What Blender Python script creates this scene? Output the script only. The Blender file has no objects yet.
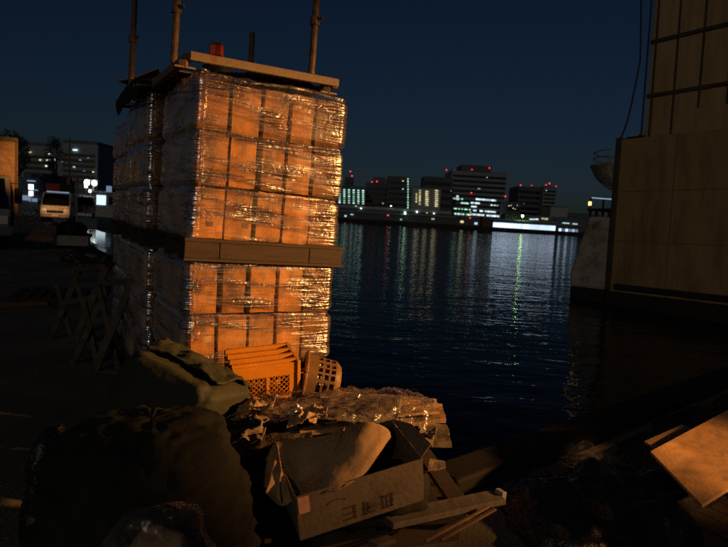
import bpy, math, random
from mathutils import Vector, Matrix, noise
random.seed(7)
R = math.radians
S = bpy.context.scene
COL = S.collection
V = Vector

# ------------------------------------------------------------------ camera frame (used to lay things out at real distances)
EYE = V((0, 0, 1.6)); F = 600.0; PITCH = R(5.5); ROLL = R(3.5)
FW = V((0, math.cos(PITCH), -math.sin(PITCH)))
r0 = V((1, 0, 0)); u0 = V((0, math.sin(PITCH), math.cos(PITCH)))
RT = r0*math.cos(ROLL) + u0*math.sin(ROLL)
UP = -r0*math.sin(ROLL) + u0*math.cos(ROLL)
def ray(px, py): return FW*F + RT*(px-364) - UP*(py-273.5)
def P(px, py, Y):                      # the point at depth Y that stands behind that pixel
    d = ray(px, py); return EYE + d*(Y/d.y)
def G(px, py, z=0.0):                  # the point on a level plane
    d = ray(px, py); return EYE + d*((z-EYE.z)/d.z)

# ------------------------------------------------------------------ materials
def nodes(m):
    m.use_nodes = True; nt = m.node_tree; nt.nodes.clear(); return nt, nt.nodes, nt.links
def mat(name, col, rough=.7, var=.25, scale=6., bump=.15, bscale=60., metal=0., rnd=0., stretch=(1,1,1), dirt=None, dirtscale=2.5, spec=.4, bdist=.01):
    m = bpy.data.materials.new(name); nt, N, L = nodes(m)
    out = N.new('ShaderNodeOutputMaterial'); b = N.new('ShaderNodeBsdfPrincipled'); L.new(b.outputs[0], out.inputs[0])
    tc = N.new('ShaderNodeTexCoord'); mp = N.new('ShaderNodeMapping'); mp.inputs['Scale'].default_value = stretch
    if rnd:
        oi0 = N.new('ShaderNodeObjectInfo'); mu = N.new('ShaderNodeMath'); mu.operation = 'MULTIPLY'; mu.inputs[1].default_value = 37.
        va = N.new('ShaderNodeVectorMath'); L.new(oi0.outputs['Random'], mu.inputs[0]); L.new(tc.outputs['Object'], va.inputs[0]); L.new(mu.outputs[0], va.inputs[1]); L.new(va.outputs[0], mp.inputs[0])
    else: L.new(tc.outputs['Object'], mp.inputs[0])
    n = N.new('ShaderNodeTexNoise'); n.inputs['Scale'].default_value = scale; n.inputs['Detail'].default_value = 6
    L.new(mp.outputs[0], n.inputs['Vector'])
    cr = N.new('ShaderNodeValToRGB')
    c = V(col)
    cr.color_ramp.elements[0].position = .3; cr.color_ramp.elements[1].position = .7
    cr.color_ramp.elements[0].color = (*(c*(1-var)), 1); cr.color_ramp.elements[1].color = (*(c*(1+var*.6)), 1)
    L.new(n.outputs[0], cr.inputs[0]); last = cr.outputs[0]
    if dirt:
        n2 = N.new('ShaderNodeTexNoise'); n2.inputs['Scale'].default_value = dirtscale; n2.inputs['Detail'].default_value = 8; n2.inputs['Roughness'].default_value = .65
        L.new(mp.outputs[0], n2.inputs['Vector'])
        r2 = N.new('ShaderNodeValToRGB'); r2.color_ramp.elements[0].position = .48; r2.color_ramp.elements[1].position = .66
        L.new(n2.outputs[0], r2.inputs[0])
        mx = N.new('ShaderNodeMix'); mx.data_type = 'RGBA'; L.new(r2.outputs[0], mx.inputs[0]); L.new(last, mx.inputs[6]); mx.inputs[7].default_value = (*dirt, 1)
        last = mx.outputs[2]
    if rnd:
        oi = N.new('ShaderNodeObjectInfo'); hs = N.new('ShaderNodeHueSaturation')
        mr = N.new('ShaderNodeMapRange'); mr.inputs[3].default_value = 1-rnd; mr.inputs[4].default_value = 1+rnd
        L.new(oi.outputs['Random'], mr.inputs[0]); L.new(mr.outputs[0], hs.inputs['Value']); L.new(last, hs.inputs['Color']); last = hs.outputs[0]
    L.new(last, b.inputs['Base Color'])
    b.inputs['Roughness'].default_value = rough; b.inputs['Metallic'].default_value = metal
    b.inputs['Specular IOR Level'].default_value = spec
    if bump:
        n3 = N.new('ShaderNodeTexNoise'); n3.inputs['Scale'].default_value = bscale; n3.inputs['Detail'].default_value = 4
        L.new(mp.outputs[0], n3.inputs['Vector'])
        bp = N.new('ShaderNodeBump'); bp.inputs['Strength'].default_value = bump; bp.inputs['Distance'].default_value = bdist
        L.new(n3.outputs[0], bp.inputs['Height']); L.new(bp.outputs[0], b.inputs['Normal'])
    return m
def emit(name, col, s):
    m = bpy.data.materials.new(name); nt, N, L = nodes(m)
    out = N.new('ShaderNodeOutputMaterial'); e = N.new('ShaderNodeEmission')
    oi = N.new('ShaderNodeObjectInfo'); mr = N.new('ShaderNodeMapRange'); mr.inputs[3].default_value = s*.45; mr.inputs[4].default_value = s*1.4
    L.new(oi.outputs['Random'], mr.inputs[0]); L.new(mr.outputs[0], e.inputs[1])
    e.inputs[0].default_value = (*col, 1); L.new(e.outputs[0], out.inputs[0]); return m

def film_mat(name, clear=.8, tint=(.9, .9, .9), haze=.10, rough=.13, hs=(5., 95.), strength=1.0, uv=True, dist=.006, slope=.06, mask=False):
    """clear stretch film: mostly see-through, a little milky, wrinkled and glossy"""
    m = bpy.data.materials.new(name); nt, N, L = nodes(m)
    out = N.new('ShaderNodeOutputMaterial')
    tc = N.new('ShaderNodeTexCoord')
    src = tc.outputs['UV'] if uv else tc.outputs['Object']
    mp = N.new('ShaderNodeMapping'); mp.inputs['Scale'].default_value = (hs[0], hs[1], hs[0]); mp.inputs['Rotation'].default_value = (0, 0, slope)
    L.new(src, mp.inputs[0])
    a = N.new('ShaderNodeTexNoise'); a.inputs['Scale'].default_value = 1; a.inputs['Detail'].default_value = 2.5 if mask else 2; a.inputs['Roughness'].default_value = .6; a.inputs['Distortion'].default_value = .6
    L.new(mp.outputs[0], a.inputs['Vector'])
    b = N.new('ShaderNodeTexNoise'); b.inputs['Scale'].default_value = 16 if mask else 24; b.inputs['Detail'].default_value = 1.5; b.inputs['Distortion'].default_value = 1.2
    L.new(src, b.inputs['Vector'])
    ad = N.new('ShaderNodeMath'); ad.operation = 'MULTIPLY_ADD'; L.new(b.outputs[0], ad.inputs[0]); ad.inputs[1].default_value = .16 if mask else .22; L.new(a.outputs[0], ad.inputs[2])
    if mask:       # long thin folds where the film edges run round the load
        mp2 = N.new('ShaderNodeMapping'); mp2.inputs['Scale'].default_value = (.7, 42, 1); mp2.inputs['Rotation'].default_value = (0, 0, -.035); L.new(src, mp2.inputs[0])
        c3 = N.new('ShaderNodeTexNoise'); c3.inputs['Scale'].default_value = 1; c3.inputs['Detail'].default_value = 1; L.new(mp2.outputs[0], c3.inputs['Vector'])
        ad2 = N.new('ShaderNodeMath'); ad2.operation = 'MULTIPLY_ADD'; L.new(c3.outputs[0], ad2.inputs[0]); ad2.inputs[1].default_value = .45; L.new(ad.outputs[0], ad2.inputs[2]); ad = ad2
    bp = N.new('ShaderNodeBump'); bp.inputs['Strength'].default_value = strength; bp.inputs['Distance'].default_value = dist
    L.new(ad.outputs[0], bp.inputs['Height'])
    if mask:
        at = N.new('ShaderNodeAttribute'); at.attribute_name = 'crumple'
        L.new(at.outputs['Fac'], bp.inputs['Strength'])
    gl = N.new('ShaderNodeBsdfGlossy'); gl.inputs['Roughness'].default_value = rough; gl.inputs[0].default_value = (1, 1, 1, 1); L.new(bp.outputs[0], gl.inputs['Normal'])
    df = N.new('ShaderNodeBsdfDiffuse'); df.inputs[0].default_value = (*tint, 1); L.new(bp.outputs[0], df.inputs['Normal'])
    tr = N.new('ShaderNodeBsdfTransparent'); tr.inputs[0].default_value = (1, 1, 1, 1)
    # folds where the film lies double are milkier
    rp = N.new('ShaderNodeMapRange'); rp.inputs[1].default_value = .5; rp.inputs[2].default_value = .75; rp.inputs[3].default_value = haze*.5; rp.inputs[4].default_value = min(1, haze*3.2)
    L.new(a.outputs[0], rp.inputs[0])
    if mask:
        ml = N.new('ShaderNodeAttribute'); ml.attribute_name = 'milk'; mm = N.new('ShaderNodeMath'); mm.operation = 'ADD'; mm.use_clamp = True
        L.new(rp.outputs[0], mm.inputs[0]); L.new(ml.outputs['Fac'], mm.inputs[1])
    m1 = N.new('ShaderNodeMixShader'); L.new(rp.outputs[0], m1.inputs[0]); L.new(tr.outputs[0], m1.inputs[1]); L.new(df.outputs[0], m1.inputs[2])
    lw = N.new('ShaderNodeFresnel'); L.new(bp.outputs[0], lw.inputs['Normal'])
    ge = N.new('ShaderNodeNewGeometry'); io = N.new('ShaderNodeMapRange'); io.inputs[3].default_value = 1.45; io.inputs[4].default_value = 1/1.45   # a thin sheet mirrors alike from both sides
    L.new(ge.outputs['Backfacing'], io.inputs[0]); L.new(io.outputs[0], lw.inputs['IOR'])
    fm = N.new('ShaderNodeMath'); fm.operation = 'MULTIPLY_ADD'; (L.new(mm.outputs[0], m1.inputs[0]) if mask else None); L.new(lw.outputs[0], fm.inputs[0]); fm.inputs[1].default_value = .8; fm.inputs[2].default_value = (1-clear)*.5; fm.use_clamp = True
    if mask:      # where the film is gathered several layers lie over one another and mirror more
        fl = N.new('ShaderNodeMath'); fl.operation = 'MULTIPLY_ADD'; fl.use_clamp = True; L.new(at.outputs['Fac'], fl.inputs[0]); fl.inputs[1].default_value = .46; L.new(fm.outputs[0], fl.inputs[2]); fm = fl
    m2 = N.new('ShaderNodeMixShader'); L.new(fm.outputs[0], m2.inputs[0]); L.new(m1.outputs[0], m2.inputs[1]); L.new(gl.outputs[0], m2.inputs[2])
    L.new(m2.outputs[0], out.inputs[0]); return m

M = {}
M['carton'] = mat('carton_board', (.38, .165, .03), .75, .16, 2.2, .1, 60, rnd=.42, stretch=(1, 1, 1.6), dirt=(.17, .085, .03), dirtscale=1.6)
def carton_details(m):
    nt = m.node_tree; N, L = nt.nodes, nt.links
    b = next(n for n in N if n.type == 'BSDF_PRINCIPLED'); col = b.inputs['Base Color'].links[0].from_socket
    tc = N.new('ShaderNodeTexCoord'); sx = N.new('ShaderNodeSeparateXYZ'); L.new(tc.outputs['Object'], sx.inputs[0])
    oi = N.new('ShaderNodeObjectInfo')
    def mth(op, a, b_=None):
        n = N.new('ShaderNodeMath'); n.operation = op
        for i, v in enumerate((a, b_)):
            if v is None: continue
            if isinstance(v, (int, float)): n.inputs[i].default_value = v
            else: L.new(v, n.inputs[i])
        return n.outputs[0]
    ax = mth('ABSOLUTE', sx.outputs[0])
    tape = mth('MULTIPLY', mth('LESS_THAN', ax, .10), mth('GREATER_THAN', sx.outputs[2], .70))
    off = mth('MULTIPLY', mth('FRACT', mth('MULTIPLY', oi.outputs['Random'], 17.)), .3)
    hole = mth('MULTIPLY', mth('LESS_THAN', mth('ABSOLUTE', mth('SUBTRACT', sx.outputs[0], off)), .13), mth('LESS_THAN', mth('ABSOLUTE', mth('SUBTRACT', sx.outputs[2], .30)), .055))
    hole = mth('MULTIPLY', hole, mth('GREATER_THAN', mth('FRACT', mth('MULTIPLY', oi.outputs['Random'], 7.3)), .78))
    lab = mth('MULTIPLY', mth('LESS_THAN', mth('ABSOLUTE', mth('SUBTRACT', sx.outputs[0], .2)), .17), mth('LESS_THAN', mth('ABSOLUTE', mth('SUBTRACT', sx.outputs[2], .55)), .07))
    lab = mth('MULTIPLY', lab, mth('GREATER_THAN', mth('FRACT', mth('MULTIPLY', oi.outputs['Random'], 11.9)), .72))
    for msk, c in ((tape, (.30, .17, .06)), (lab, (.50, .36, .18)), (hole, (.10, .05, .02))):
        mx = N.new('ShaderNodeMix'); mx.data_type = 'RGBA'; L.new(mth('MULTIPLY', msk, .85), mx.inputs[0]); L.new(col, mx.inputs[6]); mx.inputs[7].default_value = (*c, 1); col = mx.outputs[2]
    L.new(col, b.inputs['Base Color'])
carton_details(M['carton'])
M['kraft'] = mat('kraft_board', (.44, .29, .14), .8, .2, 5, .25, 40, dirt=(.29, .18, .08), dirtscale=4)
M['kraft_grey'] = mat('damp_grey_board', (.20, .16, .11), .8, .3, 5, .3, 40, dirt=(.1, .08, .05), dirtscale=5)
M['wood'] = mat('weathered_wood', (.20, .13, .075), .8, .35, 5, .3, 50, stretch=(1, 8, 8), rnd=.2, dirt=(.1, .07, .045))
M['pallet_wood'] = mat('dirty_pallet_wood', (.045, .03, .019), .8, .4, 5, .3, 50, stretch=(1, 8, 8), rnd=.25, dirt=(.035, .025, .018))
M['plywood'] = mat('plywood', (.62, .36, .14), .75, .3, 7, .2, 60, dirt=(.36, .22, .11), dirtscale=9)
M['timber'] = mat('grey_timber', (.12, .105, .09), .85, .3, 4, .3, 50, stretch=(6, 1, 6))
M['timber_dark'] = mat('dark_damp_timber', (.10, .078, .055), .8, .45, 9, .3, 50, dirt=(.03, .025, .02), dirtscale=6)
M['rust'] = mat('rusty_steel', (.13, .085, .045), .7, .5, 14, .4, 50, dirt=(.09, .045, .02), dirtscale=9)
M['paint_steel'] = mat('yellowed_paint_steel', (.20, .155, .085), .6, .3, 10, .2, 40, dirt=(.16, .09, .04), dirtscale=10)
M['film'] = film_mat('stretch_film', clear=.9, haze=.012, rough=.24, dist=.034, hs=(1.8, 19.), mask=True)
M['green_tarp'] = mat('green_tarp_cloth', (.030, .034, .018), .75, .35, 5, .6, 18, dirt=(.02, .022, .013))
M['black_tarp'] = mat('black_tarp_cloth', (.016, .016, .014), .75, .4, 4, .4, 24, spec=.3)
M['dark_tarp'] = mat('dark_grey_tarp_cloth', (.020, .022, .018), .8, .35, 4, .5, 16, dirt=(.013, .014, .012), spec=.2)
M['black_plastic'] = mat('black_plastic_sheet', (.016, .016, .015), .38, .3, 4, .8, 14, bdist=.03)
M['orange_plastic'] = mat('orange_plastic', (.56, .22, .013), .45, .12, 8, .05, 60, dirt=(.5, .19, .015), dirtscale=6)
M['beige_plastic'] = mat('beige_plastic', (.17, .095, .03), .5, .15, 8, .05, 60, dirt=(.18, .11, .045), dirtscale=10)
M['red_paint'] = mat('red_paint', (.45, .06, .03), .5, .25, 12, .1)
M['white_paint'] = mat('white_paint', (.62, .60, .56), .45, .15, 4, .05, dirt=(.35, .3, .24), dirtscale=3)
M['grey_paint'] = mat('grey_paint', (.28, .28, .27), .55, .2, 4, .08)
M['tyre'] = mat('tyre_rubber', (.02, .02, .02), .85, .2, 10, .2)
M['chrome'] = mat('dull_metal', (.5, .5, .5), .3, .1, 10, 0, metal=1.)
M['glass_dark'] = mat('dark_glass', (.008, .009, .01), .06, .1, 2, 0, spec=.7)
M['lens'] = mat('lamp_lens', (.7, .7, .68), .12, .05, 10, 0, spec=.8)
M['red_lens'] = mat('red_lamp_lens', (.4, .02, .02), .2, .1, 10, 0)
M['asphalt'] = mat('asphalt', (.13, .115, .085), .8, .4, 1.3, .5, 40, dirt=(.08, .07, .055), dirtscale=.6, spec=.3)
M['concrete'] = mat('quay_concrete', (.16, .15, .13), .85, .3, 2, .4, 20, dirt=(.06, .055, .05), dirtscale=1.2)
M['hull'] = mat('brown_hull_paint', (.40, .265, .12), .7, .14, .7, .15, 6, stretch=(1.6, 1.6, .35), dirt=(.20, .12, .05), dirtscale=.6)
M['hull_dark'] = mat('dark_hull_band', (.03, .026, .022), .7, .3, 1, .2, 6)
M['batten'] = mat('dark_batten', (.075, .06, .04), .7, .3, 1, .2, 6)
M['seam'] = mat('hull_seam', (.22, .15, .065), .7, .3, 1, .2, 6)
M['hull_dark2'] = mat('tarred_kerb_timber', (.012, .011, .009), .8, .3, 3, .4, 20, spec=.2)
M['house_panel'] = mat('stained_wood_panel', (.46, .32, .15), .75, .2, .8, .2, 6, stretch=(3, 3, .3), dirt=(.34, .23, .11), dirtscale=1.)
M['bow_white'] = mat('scuffed_white_hull', (.48, .45, .38), .6, .2, 1, .15, 6, dirt=(.2, .15, .1), dirtscale=1.3)
M['wall_grey'] = mat('facade_grey', (.25, .31, .37), .8, .15, .05, 0)
M['wall_dark'] = mat('facade_dark', (.11, .14, .18), .8, .2, .05, 0)
M['wall_pale'] = mat('facade_pale', (.40, .44, .48), .8, .15, .05, 0)
M['land'] = mat('far_land', (.04, .04, .04), .9, .3, .05, 0)
M['leaf'] = mat('dark_leaves', (.05, .07, .035), .7, .4, 1, 0, rnd=.2)
M['bark'] = mat('bark', (.07, .055, .04), .9, .3, 5, .4, 20)
M['print'] = mat('print_ink', (.085, .06, .04), .8, .7, 18, 0)
M['sticker'] = mat('pink_sticker', (.80, .42, .30), .6, .2, 40, 0)
M['rope'] = mat('dark_rope', (.05, .045, .04), .9, .2, 20, .2)
M['clear_bag'] = film_mat('clear_bag_film', clear=.96, haze=.05, rough=.28, hs=(10, 10), uv=False, dist=.01, tint=(.5, .45, .3))
M['plastic_sheet'] = film_mat('clear_sheet_film', clear=.8, haze=.02, rough=.27, hs=(12, 18), uv=False, dist=.026, tint=(.5, .42, .3))
E = {}
E['white'] = emit('lit_window_white', (.75, .95, 1.0), 1.1)
E['green'] = emit('lit_window_green', (.55, 1.0, .72), .9)
E['warm'] = emit('lit_window_warm', (1.0, .82, .42), .9)
E['blue'] = emit('lit_hall_bluish', (.62, .78, 1.0), 1.35)
E['dimblue'] = emit('dim_bluish_light', (.5, .7, 1.0), .35)
E['red'] = emit('red_beacon', (1.0, .04, .05), 2.2)
E['lampgreen'] = emit('greenish_lamp', (.50, 1.0, .22), 60.)
E['lampwhite'] = emit('white_lamp', (.88, 1.0, .92), 14.)
E['lampsmall'] = emit('small_white_lamp', (.9, 1.0, .95), 4.)
E['lampamber'] = emit('amber_lamp', (1.0, .55, .18), 2.2)

# ------------------------------------------------------------------ mesh builder
class MB:
    def __init__(s): s.v = []; s.f = []; s.uv = None; s.att = None
    def add(s, vs, fs):
        n = len(s.v); s.v += [V(p) for p in vs]; s.f += [[i+n for i in f] for f in fs]; return s
    def box(s, c, d, rot=None):
        c = V(c); h = V(d)/2; vs = []
        for x in (-1, 1):
            for y in (-1, 1):
                for z in (-1, 1):
                    p = V((x*h.x, y*h.y, z*h.z))
                    vs.append(c + (rot @ p if rot else p))
        return s.add(vs, [(0,1,3,2), (4,6,7,5), (0,4,5,1), (2,3,7,6), (0,2,6,4), (1,5,7,3)])
    def bx(s, x0, x1, y0, y1, z0, z1): return s.box(((x0+x1)/2, (y0+y1)/2, (z0+z1)/2), (abs(x1-x0), abs(y1-y0), abs(z1-z0)))
    def bar(s, p, q, w, h=None, up=(0, 0, 1)):
        p = V(p); q = V(q); d = q-p; l = d.length; d.normalize(); u = V(up)
        if abs(d.dot(u)) > .95: u = V((0, 1, 0))
        a = d.cross(u).normalized(); b = a.cross(d)
        m = Matrix((d, a, b)).transposed()
        return s.box((p+q)/2, (l, w, h or w), m)
    def tube(s, pts, r, n=8, caps=True):
        pts = [V(p) for p in pts]; vs = []; fs = []
        rr = r if isinstance(r, (list, tuple)) else [r]*len(pts)
        for i, p in enumerate(pts):
            d = (pts[min(i+1, len(pts)-1)] - pts[max(i-1, 0)]).normalized()
            u = V((0, 0, 1)) if abs(d.z) < .9 else V((0, 1, 0))
            a = d.cross(u).normalized(); b = a.cross(d)
            for k in range(n):
                t = 2*math.pi*k/n; vs.append(p + (a*math.cos(t) + b*math.sin(t))*rr[i])
        for i in range(len(pts)-1):
            for k in range(n): fs.append((i*n+k, i*n+(k+1) % n, (i+1)*n+(k+1) % n, (i+1)*n+k))
        if caps: fs.append(tuple(range(n))[::-1]); fs.append(tuple(range((len(pts)-1)*n, len(pts)*n)))
        return s.add(vs, fs)
    def prism(s, poly, d):                       # poly: 3D points, extruded along d
        n = len(poly); d = V(d); vs = [V(p) for p in poly] + [V(p)+d for p in poly]
        return s.add(vs, [tuple(range(n))[::-1], tuple(range(n, 2*n))] + [(i, (i+1) % n, n+(i+1) % n, n+i) for i in range(n)])
    def build(s, name, m, parent=None, local=False, origin=None, bevel=0, smooth=False, solid=0, sub=0, tidy=True):
        me = bpy.data.meshes.new(name)
        inv = Matrix()
        if parent and not local: inv = wm(parent).inverted()
        elif origin is not None: inv = Matrix.Translation(-V(origin))
        me.from_pydata([inv @ p for p in s.v], [], s.f)
        me.materials.append(m)
        if s.uv:
            l = me.uv_layers.new(name='UVMap')
            for lp in me.loops: l.data[lp.index].uv = s.uv[lp.vertex_index]
        if s.att:
            a = me.attributes.new('milk', 'FLOAT', 'POINT'); a.data.foreach_set('value', s.milk)
            a = me.attributes.new('crumple', 'FLOAT', 'POINT'); a.data.foreach_set('value', s.att)
        if tidy:
            import bmesh
            bm = bmesh.new(); bm.from_mesh(me); bmesh.ops.recalc_face_normals(bm, faces=bm.faces); bm.to_mesh(me); bm.free()
        if smooth:
            for p in me.polygons: p.use_smooth = True
        o = bpy.data.objects.new(name, me); COL.objects.link(o)
        if parent: o.parent = parent
        elif origin is not None: o.location = origin
        if solid:
            md = o.modifiers.new('solid', 'SOLIDIFY'); md.thickness = solid; md.offset = -1
        if sub:
            md = o.modifiers.new('sub', 'SUBSURF'); md.levels = sub; md.render_levels = sub
        if bevel:
            md = o.modifiers.new('bevel', 'BEVEL'); md.width = bevel; md.segments = 2; md.limit_method = 'ANGLE'; md.angle_limit = R(40)
        return o
def wm(o):
    m = Matrix.LocRotScale(o.location, o.rotation_euler, o.scale)
    return wm(o.parent) @ m if o.parent else m
def tag(o, label, cat, group=None):
    o['label'] = label; o['category'] = cat
    if group: o['group'] = group
    return o
def thing(name, label, cat, loc=(0, 0, 0), rz=0, group=None):
    o = bpy.data.objects.new(name, None); COL.objects.link(o); o.location = loc; o.rotation_euler = (0, 0, rz); o.empty_display_size = .2
    return tag(o, label, cat, group)
def struct(o): o['kind'] = 'structure'; return o
def kids(o): return [c for c in bpy.data.objects if c.parent == o]
def clone(o, parent=None):
    c = o.copy(); COL.objects.link(c)
    if parent: c.parent = parent
    for k in kids(o): clone(k, c)
    return c
def fbm(p, o=4): return noise.fractal(p, 1.0, 2.0, o)

def patch(ctrl, n=10, noise_amp=.0, noise_scale=6., seed=0, crumple=0.):
    """smooth sheet through a grid of 3D points (Catmull-Rom)"""
    rows, cols = len(ctrl), len(ctrl[0])
    def cr(p, t):
        i = min(int(t), len(p)-2); f = t-i
        p0 = p[max(i-1, 0)]; p1 = p[i]; p2 = p[i+1]; p3 = p[min(i+2, len(p)-1)]
        return .5*((2*p1) + (p2-p0)*f + (2*p0-5*p1+4*p2-p3)*f*f + (3*p1-p0-3*p2+p3)*f**3)
    mb = MB(); nu = (rows-1)*n+1; nv = (cols-1)*n+1
    for i in range(nu):
        row = [cr([ctrl[k][j] for k in range(rows)], i/n) for j in range(cols)]
        for j in range(nv):
            p = cr(row, j/n); q = V(p)*noise_scale + V((seed*7.3, seed*3.1, seed))
            a = noise_amp*fbm(q) + crumple*abs(fbm(q*2.3+V((9, 9, 9))))
            mb.v.append(p + V((.15*a, -.5*a, a)))
    for i in range(nu-1):
        for j in range(nv-1): mb.f.append([i*nv+j, i*nv+j+1, (i+1)*nv+j+1, (i+1)*nv+j])
    return mb
def mound(c, rx, ry, h, ex=2.6, rz=0, seed=0, amp=.05, scale=4., nu=56, nv=26, flat=1.0, lean=(0, 0), folds=0., crease=.0):
    """a heap standing on z = c.z : superellipsoid half, with folds"""
    mb = MB(); c = V(c); ca, sa = math.cos(rz), math.sin(rz)
    for i in range(nv+1):
        ph = (i/nv)*math.pi/2
        cz = math.sin(ph)**(2/ex); cr_ = math.cos(ph)**(2/ex) if i < nv else 0
        for j in range(nu):
            th = 2*math.pi*j/nu
            x = math.copysign(abs(math.cos(th))**(2/ex), math.cos(th))*cr_; y = math.copysign(abs(math.sin(th))**(2/ex), math.sin(th))*cr_
            p = V((x*rx, y*ry, cz*h*flat))
            q = p*scale + V((seed*5.1, seed*2.7, seed*1.3))
            a = fbm(q)*amp - crease*abs(fbm(q*1.9+V((3, 1, 2)))) + folds*math.sin(th*9 + 3*fbm(q*.6) + p.z*3)*(.4+.6*(1-cz))
            d = V((x/rx, y/ry, cz*.9/h)).normalized()
            p += d*a; p.x += lean[0]*p.z; p.y += lean[1]*p.z
            if i == 0: p.z = 0
            mb.v.append(c + V((p.x*ca-p.y*sa, p.x*sa+p.y*ca, max(p.z, 0))))
    for i in range(nv):
        for j in range(nu): mb.f.append([i*nu+j, i*nu+(j+1) % nu, (i+1)*nu+(j+1) % nu, (i+1)*nu+j])
    mb.f.append(list(range(nv*nu, (nv+1)*nu)))
    mb.f.append(list(range(nu))[::-1])
    return mb

# ------------------------------------------------------------------ layout of the quay
RZ = R(30.5); UU = V((math.cos(RZ), math.sin(RZ), 0)); VV = V((-math.sin(RZ), math.cos(RZ), 0))
A0 = P(187, 250, 3.95); A0.z = 0
WATER = -1.4
# ------------------------------------------------------------------ setting
edge_near = A0 + UU*1.32 + VV*.0
quay_poly = [A0+UU*1.25+VV*70, A0+UU*1.25+VV*.4, V((.62, 3.3, 0)), V((3.8, 6.1, 0)), V((14, 15, 0)), V((14, -14, 0)), V((-40, -14, 0)), V((-75, 60, 0))]
mb = MB(); mb.prism([p+V((0, 0, -3)) for p in quay_poly], (0, 0, 3))
struct(mb.build('quay_ground', M['asphalt']))
# kerb beam along the quay edge
mb = MB()
for p, q in ((quay_poly[1], quay_poly[2]), (quay_poly[2], quay_poly[3]), (quay_poly[3], quay_poly[4]), (quay_poly[0], quay_poly[1])):
    n = (q-p).cross(V((0, 0, 1))).normalized()
    if n.dot(V((-3, 2, 0))-p) < 0: n = -n
    mb.bar(p+n*.14+V((0, 0, .06)), q+n*.14+V((0, 0, .06)), .24, .128)
struct(mb.build('quay_kerb', M['hull_dark2'], bevel=.02))

def water_mat():
    m = bpy.data.materials.new('harbour_water'); nt, N, L = nodes(m)
    out = N.new('ShaderNodeOutputMaterial'); b = N.new('ShaderNodeBsdfPrincipled'); L.new(b.outputs[0], out.inputs[0])
    b.inputs['Base Color'].default_value = (.003, .004, .005, 1); b.inputs['Roughness'].default_value = .06; b.inputs['IOR'].default_value = 1.33; b.inputs['Specular IOR Level'].default_value = .12
    tc = N.new('ShaderNodeTexCoord')
    mp = N.new('ShaderNodeMapping'); mp.inputs['Scale'].default_value = (.5, 1.0, 1); mp.inputs['Rotation'].default_value = (0, 0, R(8)); L.new(tc.outputs['Object'], mp.inputs[0])
    last = None
    for sc, dist, det in ((.38, .07, 2), (1.9, .034, 2), (7.5, .010, 2)):
        n1 = N.new('ShaderNodeTexNoise'); n1.inputs['Scale'].default_value = sc; n1.inputs['Detail'].default_value = det; n1.inputs['Distortion'].default_value = .3
        L.new(mp.outputs[0], n1.inputs['Vector'])
        b1 = N.new('ShaderNodeBump'); b1.inputs['Strength'].default_value = 1; b1.inputs['Distance'].default_value = dist; L.new(n1.outputs[0], b1.inputs['Height'])
        if last: L.new(last, b1.inputs['Normal'])
        last = b1.outputs[0]
    L.new(last, b.inputs['Normal'])
    return m
mb = MB(); mb.add([(-900, -30, WATER), (900, -30, WATER), (900, 900, WATER), (-900, 900, WATER)], [(0, 1, 2, 3)])
struct(mb.build('water', water_mat()))
mb = MB(); mb.bx(-700, 700, 236, 1500, -4, .2)
struct(mb.build('far_shore', M['land']))

# a puddle on the quay that catches the lamp
def puddle(c, rx, ry, seed):
    mb = MB(); n = 40
    vs = [c] + [c + UU*(rx*math.cos(2*math.pi*k/n)*(1+.35*noise.noise(V((math.cos(2*math.pi*k/n)*1.5+seed, math.sin(2*math.pi*k/n)*1.5, seed))))) + VV*(ry*math.sin(2*math.pi*k/n)*(1+.35*noise.noise(V((math.cos(2*math.pi*k/n)*1.5, seed, math.sin(2*math.pi*k/n)*1.5))))) for k in range(n)]
    mb.add(vs, [(0, k+1, (k+1) % n+1) for k in range(n)]); return mb
M['puddle'] = mat('wet_puddle', (.01, .01, .01), .09, .2, 2, .06, 7, spec=.6)
g = G(97, 236); g.z = .004
struct(puddle(g, .9, 7.0, 2).build('puddle', M['puddle']))

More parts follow.
